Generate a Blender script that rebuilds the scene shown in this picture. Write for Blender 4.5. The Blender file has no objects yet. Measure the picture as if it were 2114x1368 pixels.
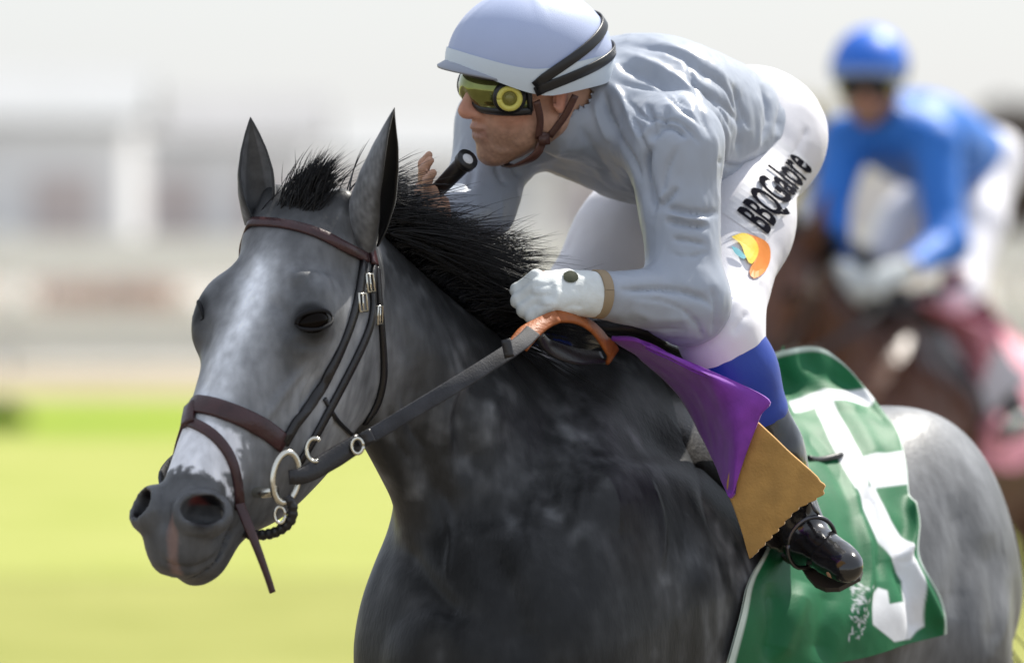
import bpy, math, random
import numpy as np
from mathutils import Vector, Matrix
from mathutils.bvhtree import BVHTree

scene = bpy.context.scene
COL = scene.collection
rng = np.random.default_rng(7)
random.seed(7)

# ------------------------------------------------------------------ camera
CAM = np.array([0.0, 0.0, 1.85]); FPX = 15000.0
PITCH = math.atan((684 - 400) / FPX)
cf = np.array([0, math.cos(PITCH), -math.sin(PITCH)]); cu = np.array([0, math.sin(PITCH), math.cos(PITCH)]); cr = np.array([1.0, 0, 0])
cd = bpy.data.cameras.new('camera'); co = bpy.data.objects.new('camera', cd); COL.objects.link(co)
co.location = CAM; co.rotation_euler = (math.pi / 2 - PITCH, 0, 0)
cd.sensor_width = 36; cd.lens = 36 * FPX / 2114; cd.clip_start = 0.5; cd.clip_end = 6000
cd.dof.use_dof = True; cd.dof.focus_distance = 11.62; cd.dof.aperture_fstop = 3.1
scene.camera = co

# ------------------------------------------------------------------ light
SUN_EL, SUN_AZ = math.radians(52), math.radians(40)          # azimuth from +Y (away from camera) towards +X
w = bpy.data.worlds.new('World'); scene.world = w; w.use_nodes = True
nt = w.node_tree; nt.nodes.clear()
o_ = nt.nodes.new('ShaderNodeOutputWorld'); bg = nt.nodes.new('ShaderNodeBackground')
sky = nt.nodes.new('ShaderNodeTexSky'); sky.sky_type = 'NISHITA'; sky.sun_disc = False
sky.sun_elevation = SUN_EL; sky.sun_rotation = SUN_AZ; sky.air_density = 1.0; sky.dust_density = 1.0
mx = nt.nodes.new('ShaderNodeMix'); mx.data_type = 'RGBA'; mx.inputs[0].default_value = 0.65
mx.inputs[7].default_value = (6.9, 7.25, 7.85, 1)           # thin bright cloud veil over the blue
nt.links.new(sky.outputs[0], mx.inputs[6]); nt.links.new(mx.outputs[2], bg.inputs[0])
bg.inputs[1].default_value = 0.098
nt.links.new(bg.outputs[0], o_.inputs[0])
sd = bpy.data.lights.new('sun', 'SUN'); so = bpy.data.objects.new('sun', sd); COL.objects.link(so)
sd.energy = 5.0; sd.angle = math.radians(0.6); sd.color = (1.0, 0.95, 0.86)
to_sun = Vector((math.sin(SUN_AZ) * math.cos(SUN_EL), math.cos(SUN_AZ) * math.cos(SUN_EL), math.sin(SUN_EL)))
so.rotation_euler = to_sun.to_track_quat('Z', 'Y').to_euler(); so.location = (20, 20, 40)
vs = scene.view_settings; vs.view_transform = 'Standard'; vs.look = 'None'; vs.exposure = 0.42; vs.gamma = 1; vs.use_curve_mapping = False
scene.render.engine = 'CYCLES'; scene.cycles.use_denoising = True; scene.cycles.max_bounces = 6
scene.render.film_transparent = False

# ------------------------------------------------------------------ geometry helpers
def A(*v): return np.array(v, float)
def unit(v): v = np.asarray(v, float); return v / np.linalg.norm(v)
def P(px, py, D):
    """world point seen at photograph pixel (px, py) at depth D metres"""
    return CAM + D * (cf + cr * (px - 1057) / FPX + cu * (684 - py) / FPX)
def proj(V):
    d = V - CAM; z = d @ cf
    return np.stack([1057 + FPX * (d @ cr) / z, 684 - FPX * (d @ cu) / z], 1), z

def spline(pts, n):
    """Catmull-Rom through pts, n samples at even arc length"""
    p = np.asarray(pts, float)
    if len(p) == 2:
        t = np.linspace(0, 1, n)[:, None]; return p[0] * (1 - t) + p[1] * t
    q = np.vstack([2 * p[0] - p[1], p, 2 * p[-1] - p[-2]]); out = []
    for i in range(1, len(q) - 2):
        t = np.linspace(0, 1, 24, endpoint=False)[:, None]
        a, b, c, d = q[i - 1], q[i], q[i + 1], q[i + 2]
        out.append(.5 * ((2 * b) + (-a + c) * t + (2 * a - 5 * b + 4 * c - d) * t**2 + (-a + 3 * b - 3 * c + d) * t**3))
    out = np.vstack(out + [p[-1:]])
    s = np.r_[0, np.cumsum(np.linalg.norm(np.diff(out, axis=0), axis=1))]
    u = np.linspace(0, s[-1], n)
    return np.stack([np.interp(u, s, out[:, k]) for k in range(out.shape[1])], 1)

def table(xs, ys, n=400):
    """smooth table lookup (monotone-ish cubic)"""
    xs = np.asarray(xs, float); ys = np.asarray(ys, float)
    m = np.gradient(ys, xs); g = np.linspace(xs[0], xs[-1], n)
    i = np.clip(np.searchsorted(xs, g) - 1, 0, len(xs) - 2); h = xs[i + 1] - xs[i]; t = (g - xs[i]) / h
    y = (2*t**3 - 3*t**2 + 1) * ys[i] + (t**3 - 2*t**2 + t) * h * m[i] + (-2*t**3 + 3*t**2) * ys[i + 1] + (t**3 - t**2) * h * m[i + 1]
    return g, y

def _hash(i, j, k, seed):
    h = (i.astype(np.int64) * 374761393 + j.astype(np.int64) * 668265263 + k.astype(np.int64) * 2147483647 + seed * 974711) & 0xffffffff
    h = ((h ^ (h >> 13)) * 1274126177) & 0xffffffff
    return ((h ^ (h >> 16)) & 0xffff) / 65535.0
def noise(V, f, seed=0):
    """value noise 0..1"""
    q = V * f; i = np.floor(q); t = q - i; t = t * t * (3 - 2 * t); i = i.astype(np.int64); r = 0
    for dx in (0, 1):
        for dy in (0, 1):
            for dz in (0, 1):
                wt = (t[:, 0] if dx else 1 - t[:, 0]) * (t[:, 1] if dy else 1 - t[:, 1]) * (t[:, 2] if dz else 1 - t[:, 2])
                r = r + wt * _hash(i[:, 0] + dx, i[:, 1] + dy, i[:, 2] + dz, seed)
    return r
def fbm(V, f, seed=0, o=3):
    return sum(noise(V, f * 2**i, seed + i) * .5**i for i in range(o)) / sum(.5**i for i in range(o))
def sst(a, b, x):
    t = np.clip((x - a) / (b - a), 0, 1); return t * t * (3 - 2 * t)

# ------------------------------------------------------------------ signed distance modelling
class Field:
    def __init__(s): s.ops = []
    def _add(s, fn, lo, hi, k, sub): s.ops.append((fn, np.minimum(lo, hi), np.maximum(lo, hi), k, sub)); return s
    def cone(s, a, b, r1, r2, k=.02, sub=False, flat=None, q=1.0):
        a, b = np.asarray(a, float), np.asarray(b, float); ba = b - a; L2 = max(ba @ ba, 1e-9); m = max(r1, r2) / min(q, 1)
        def fn(p):
            pa = p - a; t = np.clip(pa @ ba / L2, 0, 1); dd = pa - t[:, None] * ba
            if flat is not None: dd = dd + (dd @ flat)[:, None] * flat * (1 / q - 1)
            return np.sqrt((dd * dd).sum(1)) - (r1 + (r2 - r1) * t)
        return s._add(fn, np.minimum(a, b) - m, np.maximum(a, b) + m, k, sub)
    def chain(s, pts, rs, k=.02, **kw):
        for i in range(len(pts) - 1): s.cone(pts[i], pts[i + 1], rs[i], rs[i + 1], k, **kw)
        return s
    def ell(s, c, r, k=.02, fr=None, sub=False):
        c = np.asarray(c, float); r = np.asarray(r, float); fr = np.eye(3) if fr is None else np.asarray(fr)
        def fn(p):
            l = (p - c) @ fr.T; k0 = np.sqrt(((l / r)**2).sum(1)); k1 = np.sqrt(((l / r**2)**2).sum(1)) + 1e-9
            return k0 * (k0 - 1) / k1
        m = r.max(); return s._add(fn, c - m, c + m, k, sub)
    def loft(s, o, fr, S, top, bot, wid, tap=None, tapb=None, p=2.0, k=.03, cu_=None):
        """axial loft: fr rows = axis, lateral, vertical; tables of top / bottom height and half width along the axis"""
        o = np.asarray(o, float); fr = np.asarray(fr, float)
        T = [table(S, y) for y in (top, bot, wid)]; g = T[0][0]; top_, bot_, wid_ = T[0][1], T[1][1], np.maximum(T[2][1], .002)
        tap_ = table(S, tap)[1] if tap is not None else np.zeros_like(g)
        tapb_ = table(S, tapb)[1] if tapb is not None else np.zeros_like(g)
        cu__ = table(S, cu_)[1] if cu_ is not None else np.zeros_like(g)
        def fn(pt):
            l = (pt - o) @ fr.T; sx = np.clip(l[:, 0], S[0], S[-1])
            tp, bt, wd = np.interp(sx, g, top_), np.interp(sx, g, bot_), np.interp(sx, g, wid_)
            c = .5 * (tp + bt); h = np.maximum(.5 * (tp - bt), .002); v = (l[:, 2] - c) / h
            wd = wd * np.clip(1 - np.interp(sx, g, tap_) * np.clip(v, 0, 1.2) - np.interp(sx, g, tapb_) * np.clip(-v, 0, 1.2), .2, 2)
            u = l[:, 1] - np.interp(sx, g, cu__)
            F = (np.abs(u / wd)**p + np.abs(v)**p)**(1 / p) + 1e-6
            rho = np.sqrt(u**2 + (v * h)**2)
            d = np.where(F > .2, rho * (1 - 1 / F), -np.minimum(wd, h) * (1 - F))
            d = np.maximum(d, -np.minimum(wd, h))
            ex = np.abs(l[:, 0] - sx)
            return np.where(ex > 0, np.sqrt(np.maximum(d, 0)**2 + ex**2), d)
        W = wid_.max() * 1.6; cs = []
        for x in (S[0], S[-1]):
            for y in (-W + cu__.min(), W + cu__.max()):
                for z in (bot_.min(), top_.max()): cs.append(o + np.linalg.inv(fr) @ np.array([x, y, z]))
        cs = np.array(cs); return s._add(fn, cs.min(0), cs.max(0), k, False)
    def plane_cut(s, c, n, k=.005):
        """remove everything on the side n points to"""
        c = np.asarray(c, float); n = unit(n)
        s.ops.append((lambda p: -((p - c) @ n), A(-1e6, -1e6, -1e6), A(1e6, 1e6, 1e6), k, True)); return s
    def __call__(s, p):
        d = np.full(len(p), 1.0)
        for fn, lo, hi, k, sub in s.ops:
            m = k + .05
            if lo[0] < -1e5: idx = slice(None)
            else:
                idx = np.nonzero((p[:, 0] > lo[0]-m) & (p[:, 0] < hi[0]+m) & (p[:, 1] > lo[1]-m) & (p[:, 1] < hi[1]+m) & (p[:, 2] > lo[2]-m) & (p[:, 2] < hi[2]+m))[0]
                if len(idx) == 0: continue
            b = fn(p[idx]); a = d[idx]
            if sub:
                a, b = -a, b; h = np.clip(.5 + .5 * (b - a) / k, 0, 1); d[idx] = -(b * (1 - h) + a * h - k * h * (1 - h))
            else:
                h = np.clip(.5 + .5 * (b - a) / k, 0, 1); d[idx] = b * (1 - h) + a * h - k * h * (1 - h)
        return d
    def bounds(s):
        los = np.array([o[1] for o in s.ops if o[1][0] > -1e5 and not o[4]]); his = np.array([o[2] for o in s.ops if o[1][0] > -1e5 and not o[4]])
        return los.min(0) - .03, his.max(0) + .03
    def mesh(s, vox, smooth=1):
        """sparse surface nets"""
        lo, hi = s.bounds(); B = 8; bs = vox * B
        n = np.ceil((hi - lo) / bs).astype(int)
        I = np.stack(np.meshgrid(*[np.arange(k) for k in n], indexing='ij'), -1).reshape(-1, 3)
        c = lo + (I + .5) * bs; act = np.abs(s(c)) < bs * 2.1
        I = I[act]
        g = np.stack(np.meshgrid(*[np.arange(B + 1)] * 3, indexing='ij'), -1).reshape(-1, 3)
        pts = (lo + (I[:, None, :] * B + g[None]) * vox).reshape(-1, 3)
        val = s(pts).reshape(len(I), B + 1, B + 1, B + 1)
        cor = [(i, j, k) for i in (0, 1) for j in (0, 1) for k in (0, 1)]
        cv = np.stack([val[:, i:i + B, j:j + B, k:k + B] for i, j, k in cor], -1)
        ins = cv < 0; nin = ins.sum(-1); a = np.nonzero((nin > 0) & (nin < 8))
        cv = cv[a]; cell = I[a[0]] * B + np.stack(a[1:], -1)
        acc = np.zeros((len(cv), 3)); cnt = np.zeros(len(cv))
        for e0 in range(8):
            for bit in (4, 2, 1):
                if e0 & bit: continue
                e1 = e0 | bit; x0, x1 = cv[:, e0], cv[:, e1]; m = (x0 < 0) != (x1 < 0)
                t = np.where(m, x0 / np.where(m, x0 - x1, 1), 0)
                pt = np.array(cor[e0])[None] + t[:, None] * (np.array(cor[e1]) - np.array(cor[e0]))[None]
                acc[m] += pt[m]; cnt[m] += 1
        V = lo + (cell + acc / cnt[:, None]) * vox
        N = (n * B + 4).astype(np.int64); key = (cell[:, 0].astype(np.int64) * N[1] + cell[:, 1]) * N[2] + cell[:, 2]
        order = np.argsort(key); ks = key[order]
        def look(cc):
            kk = (cc[:, 0].astype(np.int64) * N[1] + cc[:, 1]) * N[2] + cc[:, 2]
            j = np.clip(np.searchsorted(ks, kk), 0, len(ks) - 1); return np.where(ks[j] == kk, order[j], -1)
        Q = []
        for ax, bit in ((0, 4), (1, 2), (2, 1)):
            s0, s1 = cv[:, 0] < 0, cv[:, bit] < 0; m = np.nonzero(s0 != s1)[0]
            b, cc = (ax + 1) % 3, (ax + 2) % 3; eb = np.zeros(3, int); eb[b] = 1; ec = np.zeros(3, int); ec[cc] = 1
            c0 = cell[m]; q = np.stack([m, look(c0 - eb), look(c0 - eb - ec), look(c0 - ec)], 1)
            fl = s0[m]; q = np.where(fl[:, None], q, q[:, ::-1]); Q.append(q[(q >= 0).all(1)])
        Q = np.vstack(Q)
        V = relax(V, Q, smooth)
        return V, Q

def relax(V, Q, it, lam=.5, wgt=None):
    for _ in range(it):
        acc = np.zeros_like(V); cnt = np.zeros(len(V))
        for k in range(4):
            a, b = Q[:, k], Q[:, (k + 1) % 4]
            for ax in range(3): acc[:, ax] += np.bincount(a, V[b, ax], len(V)) + np.bincount(b, V[a, ax], len(V))
            cnt += np.bincount(a, minlength=len(V)) + np.bincount(b, minlength=len(V))
        V = V + lam * (acc / np.maximum(cnt, 1)[:, None] - V)
    return V
def vnormals(V, Q):
    f = np.cross(V[Q[:, 2]] - V[Q[:, 0]], V[Q[:, 3]] - V[Q[:, 1]]); n = np.zeros_like(V)
    for k in range(4):
        for ax in range(3): n[:, ax] += np.bincount(Q[:, k], f[:, ax], len(V))
    return n / np.maximum(np.linalg.norm(n, axis=1), 1e-12)[:, None]
def bvh(V, Q): return BVHTree.FromPolygons(V.tolist(), Q.tolist())
def hit(tree, px, py, off=0.0):
    """point of the surface seen at a pixel, its normal (None if the ray misses)"""
    d = unit(P(px, py, 1.0) - CAM); r = tree.ray_cast(Vector(CAM), Vector(d))
    if r[0] is None: return None, None
    n = np.array(r[1]); n = n if n @ d < 0 else -n
    return np.array(r[0]) + n * off, n

def seg_dist(q, pl):
    """distance of 2-D points to a polyline, and position along it 0..1"""
    best = np.full(len(q), 1e9); tt = np.zeros(len(q)); pl = np.asarray(pl, float)
    L = np.r_[0, np.cumsum(np.linalg.norm(np.diff(pl, axis=0), axis=1))]
    for i in range(len(pl) - 1):
        a, b = pl[i], pl[i + 1]; ba = b - a; t = np.clip(((q - a) @ ba) / max(ba @ ba, 1e-9), 0, 1)
        d = np.linalg.norm(q - a - t[:, None] * ba, axis=1); m = d < best
        best[m] = d[m]; tt[m] = (L[i] + t[m] * (L[i + 1] - L[i])) / L[-1]
    return best, tt
def poly_sd(q, pg):
    """signed distance to polygon, negative inside"""
    pg = np.asarray(pg, float); d, _ = seg_dist(q, np.vstack([pg, pg[:1]])); ins = np.zeros(len(q), bool)
    for i in range(len(pg)):
        a, b = pg[i], pg[(i + 1) % len(pg)]
        c = (a[1] > q[:, 1]) != (b[1] > q[:, 1])
        x = (b[0] - a[0]) * (q[:, 1] - a[1]) / np.where(b[1] == a[1], 1e-9, b[1] - a[1]) + a[0]
        ins ^= c & (q[:, 0] < x)
    return np.where(ins, -d, d)
def sculpt(V, Q, tree, strokes):
    """push folds (depth<0 grooves, >0 ridges) into a surface along strokes [(polyline, half width px, depth m)]"""
    N = vnormals(V, Q); q, z = proj(V); face = sst(.12, .55, -(N @ cf)); D = np.zeros(len(V))
    for pl, wd, dep in strokes:
        pl = spline(pl, max(8, 5 * len(pl))); lo, hi = pl.min(0) - 3 * wd, pl.max(0) + 3 * wd
        idx = np.nonzero((q[:, 0] > lo[0]) & (q[:, 0] < hi[0]) & (q[:, 1] > lo[1]) & (q[:, 1] < hi[1]) & (face > 0))[0]
        zz = [hit(tree, *p)[0] for p in pl]; zz = [((h - CAM) @ cf) for h in zz if h is not None]
        if not zz or not len(idx): continue
        idx = idx[(z[idx] > min(zz) - .05) & (z[idx] < max(zz) + .05)]
        if not len(idx): continue
        d, t = seg_dist(q[idx], pl); en = np.clip(np.minimum(t, 1 - t) * 5, 0, 1)
        D[idx] += dep * (np.exp(-(d / wd)**2) if dep > 0 or wd > 12 else np.exp(-np.sqrt((d / wd)**2 + .04) * 1.3) * 1.25) * en * face[idx]
    return V + N * D[:, None]

# ------------------------------------------------------------------ mesh / object helpers
def mesh_obj(name, V, F, mat, parent=None, smooth=True, col=None):
    me = bpy.data.meshes.new(name)
    me.from_pydata(np.asarray(V).tolist(), [], F.tolist() if isinstance(F, np.ndarray) else F)
    if smooth: me.polygons.foreach_set('use_smooth', np.ones(len(me.polygons), bool))
    if col is not None:
        ca = me.color_attributes.new('Col', 'FLOAT_COLOR', 'POINT'); c4 = np.ones((len(V), 4), np.float32); c4[:, :3] = col
        ca.data.foreach_set('color', c4.ravel())
    for m in (mat if isinstance(mat, (list, tuple)) else [mat]): me.materials.append(m)
    me.update(); o = bpy.data.objects.new(name, me); COL.objects.link(o)
    if parent is not None: o.parent = parent
    return o
def tag(o, label=None, cat=None, group=None, kind=None):
    for k, v in (('label', label), ('category', cat), ('group', group), ('kind', kind)):
        if v: o[k] = v
    return o
def empty(name, loc=(0, 0, 0)):
    o = bpy.data.objects.new(name, None); COL.objects.link(o); o.location = loc; o.empty_display_size = .1; return o
def keep_parent(o, p):
    """parent without moving: children are built in world space"""
    o.parent = p; o.matrix_parent_inverse = Matrix.Translation(p.location).inverted(); return o

class MB:
    """collects boxes, ribbons and tubes into one mesh"""
    def __init__(s): s.V = []; s.F = []; s.n = 0
    def add(s, V, F):
        s.V.append(np.asarray(V, float)); s.F += [tuple(int(i) + s.n for i in f) for f in F]; s.n += len(V); return s
    def box(s, c, h, fr=None):
        fr = np.eye(3) if fr is None else np.asarray(fr); c = np.asarray(c, float)
        V = [c + fr.T @ (np.array(h) * np.array(sg)) for sg in [(-1,-1,-1),(1,-1,-1),(1,1,-1),(-1,1,-1),(-1,-1,1),(1,-1,1),(1,1,1),(-1,1,1)]]
        return s.add(V, [(3,2,1,0),(4,5,6,7),(0,1,5,4),(1,2,6,5),(2,3,7,6),(3,0,4,7)])
    def tube(s, pts, r, n=8, sm=None, closed=False):
        pts = spline(pts, sm) if sm else np.asarray(pts, float); m = len(pts); r = np.broadcast_to(r, m) if np.ndim(r) == 0 else np.interp(np.linspace(0, 1, m), np.linspace(0, 1, len(r)), r)
        T = np.gradient(pts, axis=0); T /= np.linalg.norm(T, axis=1)[:, None]
        if closed: T[0] = T[-1] = unit(pts[1] - pts[-2])
        u = unit(np.cross(T[0], A(.3, .5, .81))); V = []
        for i in range(m):
            u = unit(u - T[i] * (u @ T[i])); b = np.cross(T[i], u)
            for k in range(n): a = 2 * math.pi * k / n; V.append(pts[i] + r[i] * (math.cos(a) * u + math.sin(a) * b))
        F = [(i*n+k, i*n+(k+1) % n, (i+1)*n+(k+1) % n, (i+1)*n+k) for i in range(m-1) for k in range(n)]
        F += [tuple(range(n - 1, -1, -1)), tuple((m-1)*n + k for k in range(n))]
        return s.add(V, F)
    def ribbon(s, pts, nrm, w, th, n=None, ends=True):
        """flat strap with bevelled edges along pts; nrm = outward normals; w half width (scalar or list)"""
        pts = np.asarray(pts, float); nrm = np.broadcast_to(np.asarray(nrm, float), pts.shape)
        if n:
            q = spline(np.hstack([pts, nrm]), n); pts, nrm = q[:, :3], q[:, 3:]
        m = len(pts); w = np.interp(np.linspace(0, 1, m), np.linspace(0, 1, np.size(w)), np.atleast_1d(w)) if np.size(w) > 1 else np.full(m, float(np.squeeze(w)))
        T = np.gradient(pts, axis=0); V = []
        prof = [(-1, 0), (-1, .6), (-.82, 1), (.82, 1), (1, .6), (1, 0)]; k = len(prof)
        for i in range(m):
            nn = nrm[i] - T[i] * (nrm[i] @ T[i]) / max(T[i] @ T[i], 1e-12); nn = unit(nn); b = unit(np.cross(T[i], nn))
            for x, y in prof: V.append(pts[i] + b * x * w[i] + nn * y * th)
        F = [(i*k+j, (i+1)*k+j, (i+1)*k+(j+1) % k, i*k+(j+1) % k) for i in range(m-1) for j in range(k)]
        if ends: F += [tuple(range(k)), tuple((m-1)*k + j for j in range(k-1, -1, -1))]
        return s.add(V, F)
    def build(s, name, mat, parent=None, smooth=True):
        o = mesh_obj(name, np.vstack(s.V), s.F, mat, None, smooth)
        if parent is not None: keep_parent(o, parent)
        return o

def strands(roots, dirs, lens, rad, bend, n=8, wav=.01, seed=1):
    """many tapered hairs: roots, start directions, lengths, end-bend vectors"""
    r_ = np.random.default_rng(seed); N = len(roots); t = np.linspace(0, 1, n)
    wv = r_.normal(0, wav, (N, 1, 3)) * (t**1.5)[None, :, None] * (lens / .2)[:, None, None]
    pts = roots[:, None] + dirs[:, None] * (lens[:, None, None] * t[None, :, None]) + bend[:, None] * (t**2)[None, :, None] + wv
    T = np.gradient(pts, axis=1); T /= np.linalg.norm(T, axis=2)[..., None] + 1e-9
    ref = unit(A(.31, .2, .93)); u = np.cross(T, ref); u /= np.linalg.norm(u, axis=2)[..., None] + 1e-9; b = np.cross(T, u)
    rr = rad[:, None] * (1 - t[None] ** 2.2 * .92)
    V = np.stack([pts + rr[..., None] * (math.cos(a) * u + math.sin(a) * b) for a in (0, 2.094, 4.189)], 2).reshape(-1, 3)
    base = (np.arange(N) * n * 3)[:, None, None] + (np.arange(n - 1) * 3)[None, :, None]
    F = []
    for k in range(3):
        k2 = (k + 1) % 3; F.append(np.stack([base + k, base + k2, base + 3 + k2, base + 3 + k], -1).reshape(-1, 4))
    return V, np.vstack(F)

# ------------------------------------------------------------------ materials
def mat(name, base, rough=.6, metal=0, noise_sc=0, noise_amt=.15, bump=0, bump_sc=60, sheen=0, coat=0, attr=False, spec=.5, stretch=None, trans=0):
    m = bpy.data.materials.new(name); m.use_nodes = True; n = m.node_tree.nodes; l = m.node_tree.links; b = n['Principled BSDF']
    b.inputs['Base Color'].default_value = (*base, 1); b.inputs['Roughness'].default_value = rough; b.inputs['Metallic'].default_value = metal
    b.inputs['Specular IOR Level'].default_value = spec
    if sheen: b.inputs['Sheen Weight'].default_value = sheen; b.inputs['Sheen Roughness'].default_value = .4
    if coat: b.inputs['Coat Weight'].default_value = coat; b.inputs['Coat Roughness'].default_value = .12
    tc = n.new('ShaderNodeTexCoord'); src = tc.outputs['Object']
    if stretch:
        mp = n.new('ShaderNodeMapping'); mp.inputs['Scale'].default_value = stretch; l.new(src, mp.inputs[0]); src = mp.outputs[0]
    col = None
    if attr:
        a = n.new('ShaderNodeVertexColor'); a.layer_name = 'Col'; col = a.outputs[0]; l.new(col, b.inputs['Base Color'])
    if noise_sc:
        t = n.new('ShaderNodeTexNoise'); t.inputs['Scale'].default_value = noise_sc; t.inputs['Detail'].default_value = 5; l.new(src, t.inputs[0])
        mr = n.new('ShaderNodeMapRange'); mr.inputs[1].default_value = .3; mr.inputs[2].default_value = .7
        mr.inputs[3].default_value = 1 - noise_amt; mr.inputs[4].default_value = 1 + noise_amt; l.new(t.outputs[0], mr.inputs[0])
        mu = n.new('ShaderNodeMix'); mu.data_type = 'RGBA'; mu.blend_type = 'MULTIPLY'; mu.inputs[0].default_value = 1
        if col is not None: l.new(col, mu.inputs[6])
        else: mu.inputs[6].default_value = (*base, 1)
        l.new(mr.outputs[0], mu.inputs[7]); l.new(mu.outputs[2], b.inputs['Base Color'])
    if bump:
        t = n.new('ShaderNodeTexNoise'); t.inputs['Scale'].default_value = bump_sc; t.inputs['Detail'].default_value = 4; l.new(src, t.inputs[0])
        bp = n.new('ShaderNodeBump'); bp.inputs['Strength'].default_value = bump; bp.inputs['Distance'].default_value = .004; l.new(t.outputs[0], bp.inputs['Height']); l.new(bp.outputs[0], b.inputs['Normal'])
    if trans: b.inputs['Transmission Weight'].default_value = trans
    return m
# ------------------------------------------------------------------ grey horse: frames
YAW = math.radians(60)
hB = A(-math.cos(YAW), -math.sin(YAW), 0); lB = A(math.sin(YAW), -math.cos(YAW), 0); ZU = A(0, 0, 1.0)
W0 = P(1255, 690, 12.0); W0[2] = 0
FB = np.stack([hB, lB, ZU])
def B(a, l, z): return W0 + a * hB + l * lB + z * ZU
HS = 1.05; OH = P(624, 398, 11.46)                                      # poll
ya, pi_, ro = math.radians(34), math.radians(36), math.radians(5)
hh = A(-math.sin(ya), -math.cos(ya), 0); lh = A(math.cos(ya), -math.sin(ya), 0)
Fh = hh * math.sin(pi_) - ZU * math.cos(pi_); Dh = hh * math.cos(pi_) + ZU * math.sin(pi_)
Lh = math.cos(ro) * lh - math.sin(ro) * Dh; Dh = math.cos(ro) * Dh + math.sin(ro) * lh
Rr = math.radians(-0.5)                                       # muzzle swings a little
Fh, Lh = math.cos(Rr) * Fh + math.sin(Rr) * Lh, math.cos(Rr) * Lh - math.sin(Rr) * Fh
FH = np.stack([Fh, Lh, Dh])
FHs = FH / HS
def H(s, u, v): return OH + HS * (s * Fh + u * Lh + v * Dh)

hs = Field()
S = [-1.17, -1.12, -1.0, -.85, -.65, -.4, -.2, 0, .15, .3, .42, .5, .53]
hs.loft(W0, FB, S, [1.12, 1.24, 1.365, 1.46, 1.485, 1.475, 1.525, 1.60, 1.55, 1.43, 1.32, 1.24, 1.15],
        [1.1, 1.02, .97, .92, .86, .80, .79, .80, .83, .88, .93, .99, 1.06],
        [.05, .15, .235, .285, .295, .30, .285, .25, .22, .185, .15, .10, .04], tap=[0, .1, .15, .15, .2, .25, .4, .55, .45, .3, .2, .1, 0], k=.05)
for sd_ in (1, -1):
    hs.ell(B(-.85, sd_ * .135, 1.18), (.27, .145, .29), .1, FB)            # hindquarter
    hs.ell(B(.19, sd_ * .145, 1.10), (.20, .075, .30), .2, np.stack([unit(hB - .45 * ZU), lB, unit(ZU + .45 * hB)]))   # shoulder
    hs.ell(B(.38, sd_ * .09, 1.06), (.13, .085, .17), .14, FB)          # breast
# neck
PN = H(.05, 0, -.10); BN = B(.02, 0, 1.27); ax = unit(PN - BN); NL = np.linalg.norm(PN - BN)
latn = unit(lB * .6 + Lh * .4 - ax * ((lB * .6 + Lh * .4) @ ax)); vn = np.cross(ax, latn); FN = np.stack([ax, latn, vn])
hs.loft(BN, FN, [-.02, .1, .25, .4, .55, .7, NL], [.24, .225, .185, .15, .13, .12, .115],
        [-.30, -.32, -.285, -.235, -.185, -.15, -.12], [.18, .17, .135, .105, .088, .082, .08], tap=[.4, .5, .5, .45, .4, .3, .2], tapb=[.1] * 7, k=.07)
# legs in the gallop (below the frame)
for sd_, (el, kn, fe, ho) in ((1, ((.28, 1.0), (.50, .70), (.30, .52), (.22, .46))), (-1, ((.28, .96), (.52, .52), (.70, .19), (.78, .06)))):
    y_ = .15 * sd_
    hs.chain([B(el[0], y_, el[1]), B(kn[0], y_ * .95, kn[1]), B(fe[0], y_ * .9, fe[1]), B(ho[0], y_ * .9, ho[1])], [.10, .052, .038, .045], .03)
    hs.cone(B(kn[0], y_ * .95, kn[1] + .04), B(kn[0], y_ * .95, kn[1] - .04), .056, .05, .02)
for sd_, st, hk, fe, ho in ((1, (-.68, .98), (-1.16, .60), (-1.05, .22), (-.99, .06)), (-1, (-.55, .94), (-.88, .54), (-.62, .19), (-.55, .06))):
    y_ = .15 * sd_
    hs.chain([B(st[0] - .1, y_, st[1] + .1), B(hk[0], y_, hk[1]), B(fe[0], y_ * .9, fe[1]), B(ho[0], y_ * .9, ho[1])], [.19, .058, .042, .05], .04)
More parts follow.
